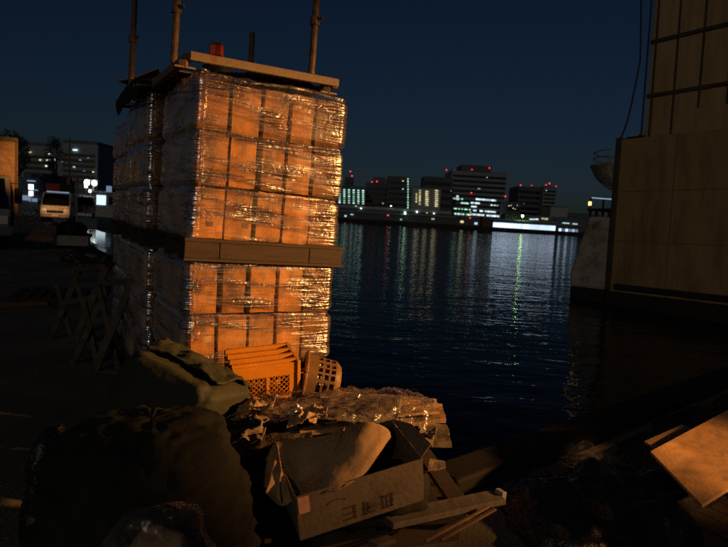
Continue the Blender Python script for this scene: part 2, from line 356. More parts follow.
# ------------------------------------------------------------------ wrapped pallet loads
def film_shell(w, d, z0, z1, layers, seed):
    """stretch film round the load: hugs each tier, pinched in at the seams, rounded at the corners"""
    mb = MB(); mb.uv = []; mb.att = []; mb.milk = []
    pts = []; rc = .06
    def seg(a, b, n): return [a.lerp(b, k/n) for k in range(n)]
    cs = [V((rc, 0)), V((w-rc, 0)), V((w, rc)), V((w, d-rc)), V((w-rc, d)), V((rc, d)), V((0, d-rc)), V((0, rc))]
    cen = [V((w-rc, rc)), V((w-rc, d-rc)), V((rc, d-rc)), V((rc, rc))]
    loop = []
    for k in range(4):
        a, b = cs[2*k], cs[2*k+1]; L_ = (b-a).length; nn = int(L_/.018)
        nrm = V(((0, -1), (1, 0), (0, 1), (-1, 0))[k])
        for i in range(nn): loop.append((a.lerp(b, i/nn), nrm))
        st = (-90, 0, 90, 180)[k]
        for i in range(7):
            an = R(st+90*i/7); n_ = V((math.cos(an), math.sin(an))); loop.append((cen[k]+n_*rc, n_))
    nl = len(loop); rows = int((z1-z0)/.011)
    th = (z1-z0)/layers
    per = 0; us = []
    for i in range(nl):
        us.append(per); per += (loop[(i+1) % nl][0]-loop[i][0]).length
    for r_ in range(rows+1):
        z = z0 + (z1-z0)*r_/rows
        t = ((z-z0)/th) % 1.0
        tier = min(int((z-z0)/th), layers-1)
        pin = math.exp(-(min(t, 1-t)/.07)**2)
        if r_ == 0 or r_ == rows: pin = .4
        up_ = max(0, (r_/rows-.93)/.07)
        for i in range(nl):
            p, n_ = loop[i]
            cn = 1.0 if abs(n_.x*n_.y) > .02 else 0
            sx = .012*noise.noise(V((tier*3.7+seed, n_.x*2, n_.y*2)))
            q = V((us[i]*2.2+seed*11, z*26+us[i]*1.6, seed))
            wr = .0045*fbm(q, 3)
            big = .018*noise.noise(V((p.x*3.2, p.y*3.2, z*5+seed*3)))
            off = .012 + sx*.6 + big*.6 - .030*pin + wr*(1.6 if cn else 1)
            mb.v.append(V((p.x+n_.x*off, p.y+n_.y*off, z+up_*(.016+.030*noise.noise(V((us[i]*3.5, seed*2.1, 0)))+.012*noise.noise(V((us[i]*14, seed*2.1, 4))))))); mb.uv.append((us[i], z+seed))
            # how crumpled the film lies: tight over the middle, gathered at the corners and seams
            e = min(p.x, w-p.x); rgt = max(0, 1-(w-p.x)/.27) if p.y < .1 else 0; lft = max(0, 1-p.x/.24)*1.1 if p.y < .1 else 0
            pt = noise.noise(V((us[i]*3.1, z*7, seed*1.7)))
            st_ = max(0, noise.noise(V((us[i]*1.3, z*38+us[i]*5, seed*2.3)))-.12)*3.0
            cv = .04 + .95*min(1, rgt*1.6)*(.75+.6*pt) + lft*(.5+1.1*pt) + .55*math.exp(-((1-t)/.13)**2) + st_ + max(0, pt-.14)*2.2
            mb.milk.append(0 if p.y < .05 and p.x > .02 else max(.08, .27+.2*noise.noise(V((us[i]*4, z*6, seed)))))
            mb.att.append(min(1.3, max(.03, cv)))
    for r_ in range(rows):
        for i in range(nl): mb.f.append([r_*nl+i, r_*nl+(i+1) % nl, (r_+1)*nl+(i+1) % nl, (r_+1)*nl+i])
    # the film folds in over the top
    n0 = rows*nl; b0 = len(mb.v)
    for i in range(nl):
        p, n_ = loop[i]; inn = .10 + .05*noise.noise(V((us[i]*4, seed, 0)))
        mb.v.append(V((p.x-n_.x*inn, p.y-n_.y*inn, z1+.03+.02*noise.noise(V((us[i]*9, 3, seed)))))); mb.uv.append((us[i], z1+inn+seed)); mb.att.append(.7); mb.milk.append(.1)
    for i in range(nl): mb.f.append([n0+i, n0+(i+1) % nl, b0+(i+1) % nl, b0+i])
    return mb
def unit_carton(seed):
    mb = MB(); n = 8; idx = {}
    def vid(i, j, k):
        if (i, j, k) not in idx:
            p = V((i/n-.5, j/n-.5, k/n)); q = p*2.2+V((seed*9.1, seed*3.3, seed))
            d = V((noise.noise(q), noise.noise(q+V((5, 0, 0))), noise.noise(q+V((0, 7, 0)))))*.028
            b = .5-p.x if 0 else 0
            bul = 1-(2*p.x)**2; bz = 1-(2*p.z-1)**2
            if j == 0: d.y -= .016*bul*bz
            idx[(i, j, k)] = len(mb.v); mb.v.append(p+d)
        return idx[(i, j, k)]
    for a in range(n):
        for b in range(n):
            for c in (0, n):
                mb.f.append([vid(a, b, c), vid(a+1, b, c), vid(a+1, b+1, c), vid(a, b+1, c)])
                mb.f.append([vid(a, c, b), vid(a+1, c, b), vid(a+1, c, b+1), vid(a, c, b+1)])
                mb.f.append([vid(c, a, b), vid(c, a+1, b), vid(c, a+1, b+1), vid(c, a, b+1)])
    return mb
LOADW, LOADD, TIER, PALH = 1.10, 1.06, .362, .152
def make_load(name, label, loc, seed, layers=3, tier=TIER, lean=0):
    t = thing(name, label, 'wrapped load', loc, RZ + R(random.uniform(-1, 1)), 'wrapped pallet loads on the quay')
    rnd = random.Random(seed)
    # pallet: top deck, bottom deck, side boards
    pl = MB(); ex = .035
    pl.bx(-ex, LOADW+ex, -ex, LOADD+ex, PALH-.022, PALH)
    pl.bx(-ex, LOADW+ex, -ex, .10, 0, .02); pl.bx(-ex, LOADW+ex, LOADD-.10, LOADD+ex, 0, .02); pl.bx(-ex, LOADW+ex, LOADD/2-.06, LOADD/2+.06, 0, .02)
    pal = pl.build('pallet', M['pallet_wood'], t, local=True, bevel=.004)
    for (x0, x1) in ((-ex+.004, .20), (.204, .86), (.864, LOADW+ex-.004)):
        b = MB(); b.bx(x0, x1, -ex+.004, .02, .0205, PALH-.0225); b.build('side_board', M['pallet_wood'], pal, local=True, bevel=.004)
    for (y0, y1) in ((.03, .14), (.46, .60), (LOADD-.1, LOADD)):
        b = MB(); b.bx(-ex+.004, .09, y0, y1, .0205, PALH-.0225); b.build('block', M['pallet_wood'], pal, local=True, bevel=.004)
    for k in range(layers):
        z = PALH + k*tier
        dx = rnd.uniform(-.012, .012); dy = rnd.uniform(-.01, .01)
        ws = [1, 1.08, 1.0, .95, 1.05]; rnd.shuffle(ws)
        if rnd.random() < .5: ws = [w*.96 for w in ws]
        tot = sum(ws); x = 0
        for i, w in enumerate(ws):
            ww = (LOADW-.05)*w/tot
            for j in range(3):
                if 0 < i < 4 and j == 1: continue
                dd = (LOADD-.06)/3; gap = rnd.uniform(.012, .042)
                kk = rnd.randrange(6)
                if unit[kk] is None:
                    o = unit_carton(kk).build('carton', M['carton'], t, local=True); unit[kk] = o
                    md = o.modifiers.new('bevel', 'BEVEL'); md.width = .008; md.segments = 2; md.limit_method = 'ANGLE'; md.angle_limit = R(50)
                else:
                    o = unit[kk].copy(); COL.objects.link(o); o.parent = t
                hh = tier - rnd.uniform(.006, .03)
                o.scale = (ww-gap, dd-.012, hh)
                o.location = (.025+x+ww/2+dx+rnd.uniform(-.004, .004), dd*(j+.5)+.035+dy+rnd.uniform(-.01, .006)*(1 if j else 1.6), z+.001)
                o.rotation_euler = (R(rnd.uniform(-.8, .8)), R(rnd.uniform(-.7, .7)), R(rnd.uniform(-1.5, 1.5)))
            x += ww
    f = film_shell(LOADW, LOADD, PALH-.03, PALH+layers*tier, layers, seed).build('stretch_film', M['film'], t, local=True, smooth=True, tidy=False)
    return t
unit = [None]*6
gapv = .16
labs = [("lower cardboard load in torn clear film behind the orange crate", "upper cardboard load glinting in clear film under the steel rack"),
        ("lower dim wrapped load behind the front stack", "upper dim wrapped load second from the front, under the black cover"),
        ("lower dim wrapped load at the far end of the row", "upper dim wrapped load at the far end of the row")]
for k in range(3):
    base = A0 + VV*(k*(LOADD+gapv))
    h = PALH + 3*TIER*.985
    make_load('pallet_load', labs[k][0], base + UU*(.0 + (.0, -.03, .02)[k]), 3+k*2, tier=TIER*.985)
    q = make_load('pallet_load', labs[k][1], base + UU*(.0 + (.005, -.05, .0)[k]) + V((0, 0, h+.012)), 4+k*2, tier=TIER*(.99, 1, .93)[k])
    if k == 0: q.rotation_euler.y = R(1.6)
TOP = 2*(PALH+3*TIER)

# steel racks lying on top of the first two stacks
def loc(k_or_x, y, z): return A0 + UU*k_or_x + VV*y + V((0, 0, z))
def rack(label, y0, y1, x0, x1, z, posts, feet):
    t = thing('steel_rack', label, 'steel rack', loc(x0, y0, z), RZ, 'steel racks on the stacks')
    for (p, q) in ((loc(x0, y0, z), loc(x1, y0, z)), (loc(x0, y1, z), loc(x1, y1, z)), (loc(x0, y0+.036, z-.001), loc(x0, y1-.036, z-.001)), (loc(x1, y0+.036, z-.001), loc(x1, y1-.036, z-.001))):
        b = MB(); b.bar(p, q, .04, .055); b.build('beam', M['paint_steel'], t, bevel=.004)
    for (x, y, h, lean) in posts:
        b = MB(); p = loc(x, y, z+.036); q = p + V((lean, 0, h)); b.tube([p, p.lerp(q, .5)+V((.004, 0, 0)), q], .024, 10)
        o = b.build('post', M['rust'], t, smooth=False)
        b = MB(); c = p+V((lean*.3, 0, h*.28)); b.tube([c, c+V((lean*.08, 0, .06))], .034, 10); b.tube([c+V((.01, -.01, .03)), c+V((.06, -.03, .045))], .012, 6); b.build('clamp', M['rust'], o)
    if feet:
        b = MB(); b.prism([loc(x0+.01, .62, z+.0285), loc(x1-.01, .62, z+.0285), loc(x1-.01, y1-.01, z+.0285), loc(x0+.01, y1-.01, z+.0285)], (0, 0, .008)); b.build('deck_sheet', M['rust'], t)
    for (x, y) in feet:
        b = MB(); b.bar(loc(x, y, z-.028), loc(x, y, z-.075), .045); b.bar(loc(x-.06, y, z-.072), loc(x+.07, y, z-.072), .05, .012); b.build('foot', M['paint_steel'], t)
    return t
zr = TOP+.062
rack("rusty steel rack frame with tall posts on the front stack", -.03, 1.12, -.03, 1.03, zr, [(.83, .0, 1.2, .02), (-.03, .42, 1.2, .03), (.76, 1.12, .52, .01)], [(-.06, .0), (.97, .02)])
rack("dark steel rack frame with one tall post on the second stack", 1.34, 2.4, -.12, .9, TOP+.06, [(-.12, 1.62, 1.35, .02)], [])
# tarps on top
f = patch([[loc(.2, .1, TOP+.02), loc(.5, .06, TOP+.06), loc(.75, .05, TOP+.05), loc(.98, .08, TOP+.02)],
           [loc(.2, .5, TOP+.03), loc(.5, .45, TOP+.08), loc(.75, .5, TOP+.07), loc(1.0, .5, TOP+.02)],
           [loc(.2, .9, TOP+.02), loc(.5, .9, TOP+.1), loc(.75, .9, TOP+.1), loc(.98, .9, TOP+.02)]], 10, .015, 6, 3)
tag(f.build('grey_tarp', M['dark_tarp'], origin=loc(.5, .5, TOP), solid=.006, smooth=True), "grey tarp humped over the front stack under the steel beam", 'tarp')
f = patch([[loc(-.13, 1.2, TOP-.06), loc(-.13, 1.7, TOP-.02), loc(-.13, 2.3, TOP-.05)],
           [loc(-.10, 1.18, TOP+.03), loc(-.10, 1.7, TOP+.16), loc(-.10, 2.3, TOP+.10)],
           [loc(.4, 1.2, TOP+.11), loc(.4, 1.7, TOP+.24), loc(.4, 2.3, TOP+.12)],
           [loc(.9, 1.2, TOP+.03), loc(.9, 1.7, TOP+.1), loc(.9, 2.3, TOP+.03)]], 10, .03, 5, 5)
tag(f.build('black_cover', M['black_tarp'], origin=loc(.4, 1.7, TOP), solid=.006, smooth=True), "black cover sagging over the second stack", 'cover')
f = patch([[P(118, 81, 6.0), P(138, 77, 5.85), P(158, 69, 5.7)], [P(128, 85, 6.05), P(142, 79, 5.9), P(159, 72, 5.75)], [P(133, 89, 6.1), P(146, 82, 5.95), P(160, 75, 5.8)]], 6, .008, 5, 2)
tag(f.build('loose_board', M['kraft'], origin=P(140, 79, 5.9), solid=.012, smooth=False), "bent brown board jutting out left of the second stack top", 'board')
c = loc(.40, .88, zr+.037)
mb = mound(c, .13, .10, .21, 2.3, seed=6, amp=.02, scale=9, nu=28, nv=12)
tag(mb.build('black_bundle', M['black_tarp'], origin=c, smooth=True), "black bundle lying on the steel rack under the red tin", 'bundle')
c2 = c + V((0, 0, .212))
t = thing('red_tin', "small red tin on the black bundle above the steel beam", 'tin', c2)
mb = MB(); mb.bx(-.05, .05, -.04, .04, 0, .085); mb.build('can', M['red_paint'], t, local=True, bevel=.01)
mb = MB(); mb.bx(-.045, .045, -.035, .035, .0855, .1); mb.build('lid', M['rust'], t, local=True, bevel=.004)

# ------------------------------------------------------------------ junk heap
# pallets that carry the heap
def low_pallet(label, c, rz, z=0, s=1.0):
    t = thing('wooden_pallet', label, 'pallet', c+V((0, 0, z)), rz, 'bare wooden pallets')
    for y in (-.45, 0, .45):
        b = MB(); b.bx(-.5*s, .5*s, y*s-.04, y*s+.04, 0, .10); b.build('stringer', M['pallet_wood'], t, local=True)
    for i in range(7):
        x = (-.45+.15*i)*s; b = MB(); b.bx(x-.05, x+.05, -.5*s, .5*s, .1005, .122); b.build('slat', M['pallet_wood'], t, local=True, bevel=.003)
    return t
HC = P(345, 440, 3.1); HC.z = 0
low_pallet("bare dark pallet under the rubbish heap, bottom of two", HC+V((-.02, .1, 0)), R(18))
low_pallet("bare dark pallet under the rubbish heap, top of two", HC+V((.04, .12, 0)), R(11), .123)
def sheet_stack(name, label, ctrl, m, th, seed, group=None, amp=.012):
    f = patch(ctrl, 8, amp, 5, seed); o = f.build(name, m, origin=(f.v[0]+f.v[-1])/2, solid=th); return tag(o, label, 'cardboard', group)
GC = 'flattened cartons in the rubbish heap'
def q4(a, b, c, d, dz=0, bow=.0):      # 3x3 control grid from four corners
    a, b, c, d = [V(p)+V((0, 0, dz)) for p in (a, b, c, d)]
    rows = []
    for i in (0, .5, 1):
        l = a.lerp(d, i); r = b.lerp(c, i)
        rows.append([l, l.lerp(r, .5)+V((0, 0, bow*(1 if i == .5 else .6))), r])
    return rows
# broad layers: (front-left, front-right, back-right, back-left)
sheet_stack('flattened_carton', "grey flattened carton sticking out lowest on the right of the heap", q4(P(300, 452, 2.95), P(452, 447, 3.05), P(447, 428, 3.5), P(300, 425, 3.5), 0), M['kraft_grey'], .03, 1, GC)
sheet_stack('flattened_carton', "brown flattened carton edge sticking out under the crumpled plastic", q4(P(300, 436, 2.95), P(446, 423, 3.1), P(442, 408, 3.5), P(300, 400, 3.5), 0), M['kraft'], .025, 2, GC)
sheet_stack('flattened_carton', "pale flattened carton second from the top on the right of the heap", q4(P(320, 425, 3.0), P(440, 413, 3.15), P(436, 402, 3.5), P(320, 392, 3.55), 0), M['kraft'], .014, 3, GC)
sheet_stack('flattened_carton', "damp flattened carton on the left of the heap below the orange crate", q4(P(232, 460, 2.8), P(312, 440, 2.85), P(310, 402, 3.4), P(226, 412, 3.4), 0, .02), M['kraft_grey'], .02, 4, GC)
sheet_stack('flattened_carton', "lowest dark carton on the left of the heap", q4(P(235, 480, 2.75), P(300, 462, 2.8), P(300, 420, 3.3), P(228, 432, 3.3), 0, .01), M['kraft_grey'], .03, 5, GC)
rnd = random.Random(77)
for (nm, lab, m, pts, sd) in (
    ('crumpled_paper', "crumpled brown paper at the left end of the heap below the crate", 'kraft', ((236, 418, 3.0), (272, 412, 3.0), (276, 398, 3.25), (240, 404, 3.25)), 1),
    ('crumpled_paper', "crumpled paper lump in front of the clear plastic sheet", 'kraft', ((286, 428, 2.82), (316, 424, 2.84), (318, 412, 3.0), (290, 414, 3.0)), 2),
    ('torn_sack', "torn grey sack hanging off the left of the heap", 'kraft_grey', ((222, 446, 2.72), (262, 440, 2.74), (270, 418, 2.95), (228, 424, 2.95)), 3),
    ('torn_card', "small torn card scrap sticking up left of the folded kraft board", 'kraft', ((300, 424, 2.7), (326, 418, 2.72), (326, 408, 2.85), (304, 412, 2.85)), 4),
    ('torn_sack', "torn grey sack sagging behind the right end of the printed box", 'kraft_grey', ((400, 452, 2.8), (432, 446, 2.85), (436, 430, 3.0), (404, 434, 3.0)), 5)):
    f = patch(q4(*[P(*p) for p in pts], 0, .03), 12, .035, 9, 20+sd, .03)
    tag(f.build(nm, M[m], origin=P(*pts[0]), solid=.004, smooth=True), lab, nm.split('_')[1])
# clear plastic over the heap
f = patch([[P(236, 432, 2.85), P(275, 424, 2.9), P(310, 416, 2.95), P(350, 424, 2.9), P(392, 434, 2.92), P(425, 432, 3.0)],
           [P(232, 415, 3.1), P(272, 403, 3.1), P(310, 402, 3.1), P(352, 404, 3.1), P(396, 408, 3.08), P(432, 412, 3.1)],
           [P(236, 403, 3.35), P(268, 393, 3.4), P(312, 395, 3.35), P(355, 391, 3.3), P(400, 393, 3.3), P(434, 402, 3.3)],
           [P(244, 404, 3.55), P(268, 394, 3.6), P(315, 397, 3.6), P(358, 392, 3.6), P(402, 395, 3.6), P(430, 404, 3.55)]], 16, .03, 7, 4, .035)
tag(f.build('plastic_sheet', M['plastic_sheet'], origin=P(335, 400, 3.3), smooth=True), "crumpled clear plastic sheet draped over the flattened cartons", 'plastic sheet')
# muddy cloth under the plastic
f = patch([[P(262, 425, 2.9), P(300, 420, 2.95), P(350, 422, 2.95), P(395, 428, 2.95)],
           [P(262, 408, 3.15), P(305, 405, 3.15), P(352, 406, 3.15), P(400, 412, 3.12)],
           [P(268, 398, 3.4), P(312, 399, 3.4), P(356, 396, 3.35), P(402, 398, 3.35)]], 12, .02, 6, 8, .02)
tag(f.build('packing_paper', M['kraft_grey'], origin=P(335, 405, 3.2), solid=.004, smooth=True), "creased brown packing paper under the clear plastic", 'paper')

# carton box with print, open top
def frame_from(o, x, y):
    x = V(x).normalized(); y = V(y); z = x.cross(y).normalized(); y = z.cross(x); m = Matrix((x, y, z)).transposed().to_4x4(); m.translation = o; return m
bl = P(300, 541, 2.35); br = P(424, 500, 2.55); tl = P(297, 497, 2.30); tr = P(418, 457, 2.52)
X = (br-bl); Wb = X.length; Zd = (tl-bl); Hb = Zd.length
X.normalize(); Zd = (Zd - X*Zd.dot(X)).normalized(); Yd = Zd.cross(X).normalized()
mxb = Matrix((X, Yd, Zd)).transposed().to_4x4(); mxb.translation = bl
t = thing('open_carton', "open grey cardboard box with black print and pink sticker", 'carton', bl)
t.matrix_world = mxb; t.rotation_euler = mxb.to_euler(); t.location = bl
Db = .34; th = .006
for (nm, a) in (('front_panel', (0, Wb, 0, th, 0, Hb)), ('back_panel', (0, Wb, Db-th, Db, 0, Hb*.98)), ('side_panel', (0, th, th+.001, Db-th-.001, 0, Hb*.97)), ('side_panel', (Wb-th, Wb, th+.001, Db-th-.001, 0, Hb)), ('bottom_panel', (th+.001, Wb-th-.001, th+.001, Db-th-.001, .002, .01))):
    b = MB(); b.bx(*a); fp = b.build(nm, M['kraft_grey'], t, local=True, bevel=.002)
    if nm == 'front_panel': front = fp
# folded out flap along the right and the left
b = MB(); b.prism([V((Wb, .01, Hb)), V((Wb+.05, .02, Hb+.04)), V((Wb+.045, Db*.6, Hb+.035)), V((Wb, Db-.01, Hb))], (0, 0, .006)); b.build('flap', M['kraft_grey'], t, local=True)
# printed marks: an arc and worn block characters
pm = MB()
for k in range(9):
    a0 = R(150-k*13); a1 = R(150-(k+1)*13); cx, cz = Wb*.30, Hb*.55; rr, r2 = .055, .044
    pts = [(cx+rr*math.cos(a0), -.0015, cz+.6*rr*math.sin(a0)), (cx+rr*math.cos(a1), -.0015, cz+.6*rr*math.sin(a1)), (cx+r2*math.cos(a1), -.0015, cz+.6*r2*math.sin(a1)), (cx+r2*math.cos(a0), -.0015, cz+.6*r2*math.sin(a0))]
    pm.add(pts, [(0, 1, 2, 3)])
pm.build('printed_arc', M['print'], front, local=True)
rnd = random.Random(5)
for k in range(3):
    pm = MB(); x0 = Wb*.34+k*.085; z0 = Hb*.12
    for (a, b_, c_, d_) in ((0, 0, .06, .009), (0, .028, .06, .008), (0, .06, .06, .009), (.006, 0, .010, .068), (.046, 0, .010, .068), (.025, .01, .008, .05)):
        if rnd.random() < .85:
            x, z = x0+a, z0+b_; pm.add([(x, -.0015, z), (x+c_, -.0015, z), (x+c_, -.0015, z+d_), (x, -.0015, z+d_)], [(0, 1, 2, 3)])
    if pm.v: pm.build('printed_character', M['print'], front, local=True)
pm = MB(); pm.bx(.008, .055, -.0035, -.001, Hb-.085, Hb-.006); pm.build('sticker', M['sticker'], front, local=True)
# things in the box
f = mound(P(392, 480, 2.70)+V((0, 0, -.12)), .20, .12, .21, 2.4, rz=.4, seed=9, amp=.03, scale=8, nu=40, nv=16)
tag(f.build('rag_bundle', M['dark_tarp'], origin=P(385, 480, 2.68), smooth=True), "dark crumpled rag stuffed into the open printed box", 'rag')

# big folded kraft board over the box
f = patch([[P(346, 426, 2.62), P(366, 421, 2.6), P(386, 428, 2.6), P(391, 437, 2.58)],
           [P(336, 448, 2.52), P(355, 443, 2.5), P(374, 447, 2.5), P(380, 453, 2.5)],
           [P(326, 470, 2.44), P(342, 468, 2.42), P(358, 470, 2.42), P(364, 474, 2.42)],
           [P(318, 490, 2.36), P(326, 492, 2.34), P(338, 490, 2.34), P(346, 484, 2.36)]], 8, .008, 9, 2)
t = thing('folded_carton', "large folded kraft board lying across the open printed box", 'cardboard', P(330, 470, 2.4))
f.build('lit_flap', M['kraft'], t, solid=.005, smooth=True)['label'] = 'clean tan flap with a torn edge'
f = patch([[P(276, 440, 2.62), P(300, 438, 2.64), P(325, 435, 2.64), P(345, 427, 2.625)],
           [P(274, 460, 2.5), P(296, 454, 2.56), P(318, 452, 2.56), P(335, 449, 2.525)],
           [P(270, 478, 2.42), P(292, 476, 2.47), P(308, 478, 2.47), P(325, 471, 2.445)],
           [P(266, 492, 2.36), P(282, 505, 2.38), P(300, 494, 2.38), P(317, 491, 2.365)]], 8, .012, 7, 3)
f.build('creased_flap', M['kraft'], t, solid=.005, smooth=True)
f = patch([[P(275, 441, 2.618), P(268, 456, 2.56), P(262, 486, 2.5)], [P(278, 450, 2.55), P(274, 470, 2.48), P(268, 490, 2.42)], [P(281, 470, 2.44), P(279, 488, 2.4), P(281, 504, 2.37)]], 6, .006, 7, 4)
f.build('side_flap', M['kraft'], t, solid=.005, smooth=True)
f = patch([[P(360, 462, 2.50), P(378, 452, 2.54), P(386, 446, 2.6)], [P(352, 474, 2.48), P(366, 468, 2.5), P(380, 458, 2.56)]], 6, .004, 7, 4)
tag(f.build('cardboard_scrap', M['kraft'], origin=P(362, 470, 2.45), solid=.004), "small torn cardboard scrap between the kraft board and the box", 'cardboard scrap')
# scraps at the right of the box
f = patch([[P(428, 470, 2.7), P(446, 466, 2.75)], [P(430, 458, 2.8), P(445, 461, 2.82)]], 6, .01, 9, 6)
tag(f.build('cardboard_scrap', M['kraft_grey'], origin=P(436, 465, 2.76), solid=.008), "torn carton end poking out right of the printed box", 'cardboard scrap')

# timber pieces pointing right
def beam(label, p, q, w, h, m, endcap=False):
    t = thing('timber_beam', label, 'timber', p, 0, 'loose timbers beside the heap')
    b = MB(); b.bar(p, q, w, h); b.build('beam', m, t, bevel=.004)
    if endcap:
        d = (q-p).normalized(); b = MB(); b.bar(q+d*.001, q+d*.03, w*.5, h*2.2); b.build('end_plate', M['grey_paint'], t, bevel=.003)
    return t
beam("grey timber with a square metal end pointing over the water", P(386, 521, 2.55), P(498, 497, 2.9), .11, .03, M['timber'], True)
beam("thin splintered lath under the grey timber", P(425, 541, 2.4), P(488, 507, 2.75), .015, .012, M['wood'])
beam("thin dark lath lowest under the grey timber", P(440, 540, 2.42), P(495, 509, 2.75), .02, .012, M['wood'])
beam("short timber end lying low beside the printed box", P(372, 545, 2.3), P(392, 539, 2.4), .05, .02, M['timber'])

# orange crate
cc = P(261, 371, 3.52)
t = thing('orange_crate', "bright orange plastic crate with diamond lattice tipped on the heap", 'crate', cc+V((0, 0, -.13)))
t.rotation_euler = (R(9), R(-5), R(22)); 
cw, cd, ch = .37, .29, .235
def cp(mb, nm, par=None): return mb.build(nm, M['orange_plastic'], par or t, local=True, bevel=.003)
fr = MB(); fr.bx(-cw/2, cw/2, -cd/2, -cd/2+.012, ch-.075, ch); fr.bx(-cw/2, cw/2, -cd/2, -cd/2+.012, 0, .03); fr.bx(-cw/2, -cw/2+.03, -cd/2+.0005, -cd/2+.0115, .0305, ch-.0755); fr.bx(cw/2-.045, cw/2, -cd/2+.0005, -cd/2+.0115, .0305, ch-.0755); fr.bx(-.006+.01, .012+.01, -cd/2-.002, -cd/2+.010, .0305, ch-.0755)
ff = cp(fr, 'front_wall')
la = MB(); x0, x1, z0, z1 = -cw/2+.03, cw/2-.045, .03, ch-.075
n = 15; step = (x1-x0)/10
for k in range(-9, 20):
    for sgn in (1, -1):
        xa = x0+k*step; za = z0; xb = xa+sgn*(z1-z0); zb = z1
        pts = []
        # clip to the opening
        lo, hi = 0., 1.
        dxx = xb-xa
        for lim, s_ in ((x0, 1), (x1, -1)):
            tt = (lim-xa)/dxx
            if (dxx*s_) > 0: lo = max(lo, tt)
            else: hi = min(hi, tt)
        if hi-lo > .03:
            la.bar((xa+dxx*lo, -cd/2+(.004 if sgn > 0 else .0065), za+(zb-za)*lo), (xa+dxx*hi, -cd/2+(.004 if sgn > 0 else .0065), za+(zb-za)*hi), .004, .0045, (0, 1, 0))
la.build('lattice', M['orange_plastic'], ff, local=True)
for (nm, a) in (('back_wall', (-cw/2, cw/2, cd/2-.012, cd/2, 0, ch)), ('end_wall', (cw/2-.012, cw/2, -cd/2+.0125, cd/2-.0125, 0, ch-.001)),):
    b = MB(); b.bx(*a); cp(b, nm)
for y in (-cd/2+.03, -cd/2+.105, -cd/2+.18, cd/2-.03):
    b = MB(); b.bx(-cw/2, cw/2, y-.012, y+.012, ch-.012, ch+.014); cp(b, 'top_rail')
b = MB()
for x in (-.08, .06): b.bx(x-.012, x+.012, -cd/2+.014, cd/2-.014, ch-.030, ch-.0125)
cp(b, 'cross_rib')
b = MB(); b.bx(cw/2+.001, cw/2+.022, -cd/2-.01, cd/2, .0, ch+.01); cp(b, 'rim')
b = MB(); b.bar((cw/2+.02, 0, .1), (cw/2+.12, .0, .105), .02, .025); cp(b, 'handle')

# beige perforated basket lying on its side, mouth towards the crate
def basket():
    mb = MB(); nu, nv = 48, 16; L_ = .17
    for i in range(nv+1):
        s_ = i/nv; x = L_*s_; k = 1 - .10*s_ - (.0 if s_ < .8 else (s_-.8)**2*4.2)
        for j in range(nu):
            th = 2*math.pi*j/nu; e = 2/3.2
            y = .12*k*math.copysign(abs(math.cos(th))**e, math.cos(th)); z = .125*k*math.copysign(abs(math.sin(th))**e, math.sin(th))
            mb.v.append(V((x, y, z)))
    for i in range(nv):
        for j in range(nu):
            if 5 <= i <= 13 and i % 3 != 1 and j % 3 != 0: continue
            mb.f.append([i*nu+j, i*nu+(j+1) % nu, (i+1)*nu+(j+1) % nu, (i+1)*nu+j])
    mb.f.append(list(range(nv*nu, (nv+1)*nu)))
    return mb
bc = P(304, 381, 3.6)
t = thing('plastic_basket', "beige plastic basket with square holes on its side beside the orange crate", 'basket', bc)
t.rotation_euler = (R(6), R(8), R(6)); t.scale = (1.25, 1.25, 1.25)
basket().build('body', M['beige_plastic'], t, local=True, solid=.008, smooth=False)
rim = MB(); pts = []
for j in range(49):
    th = 2*math.pi*j/48; e = 2/3.2
    pts.append((-.004, .125*math.copysign(abs(math.cos(th))**e, math.cos(th)), .13*math.copysign(abs(math.sin(th))**e, math.sin(th))))
rim.tube(pts, .011, 6); rim.build('rim', M['beige_plastic'], t, local=True, smooth=True)
c = P(300, 368, 3.8); c.z -= .16
tag(mound(c, .10, .1, .2, 2.2, seed=3, amp=.04, scale=12, nu=30, nv=14).build('rag_bundle', M['dark_tarp'], origin=c, smooth=True), "dark rag wedged between the orange crate and the beige basket", 'rag')
c = G(272, 405); c = P(280, 400, 3.75); c.z = .246
tag(mound(c, .42, .25, .24, 3, rz=R(10), seed=5, amp=.03, scale=6).build('rubbish_bag', M['black_plastic'], origin=c, smooth=True), "black rubbish bag under the orange crate and the basket", 'rubbish bag')

# bundles under tarps on the left
def bundle(c, d, rot, amp, scale, seed, ex=5, n=26):
    mb = MB(); nu, nv = n*2, n
    for i in range(nv+1):
        ph = -math.pi/2+math.pi*i/nv
        for j in range(nu):
            th = 2*math.pi*j/nu
            cp_ = math.copysign(abs(math.cos(ph))**(2/ex), math.cos(ph)); sp = math.copysign(abs(math.sin(ph))**(2/ex), math.sin(ph))
            p = V((d[0]/2*cp_*math.copysign(abs(math.cos(th))**(2/ex), math.cos(th)), d[1]/2*cp_*math.copysign(abs(math.sin(th))**(2/ex), math.sin(th)), d[2]/2*sp))
            q = p*scale+V((seed, seed*2, seed*3)); a = amp*fbm(q) + amp*.8*abs(fbm(q*1.7))
            p += p.normalized()*a
            mb.v.append(V(c)+rot @ p)
    for i in range(nv):
        for j in range(nu): mb.f.append([i*nu+j, i*nu+(j+1) % nu, (i+1)*nu+(j+1) % nu, (i+1)*nu+j])
    return mb
from mathutils import Euler
gc = P(178, 402, 3.15)
rot = Euler((R(-14), R(15), R(-22))).to_matrix()
t = thing('tarp_bale', "green tarp bale slumped in front of the wrapped stacks", 'bale', (gc.x, gc.y, 0))
bundle(gc, (.58, .44, .40), rot, .03, 6, 2, 7).build('cover', M['green_tarp'], t, smooth=True)
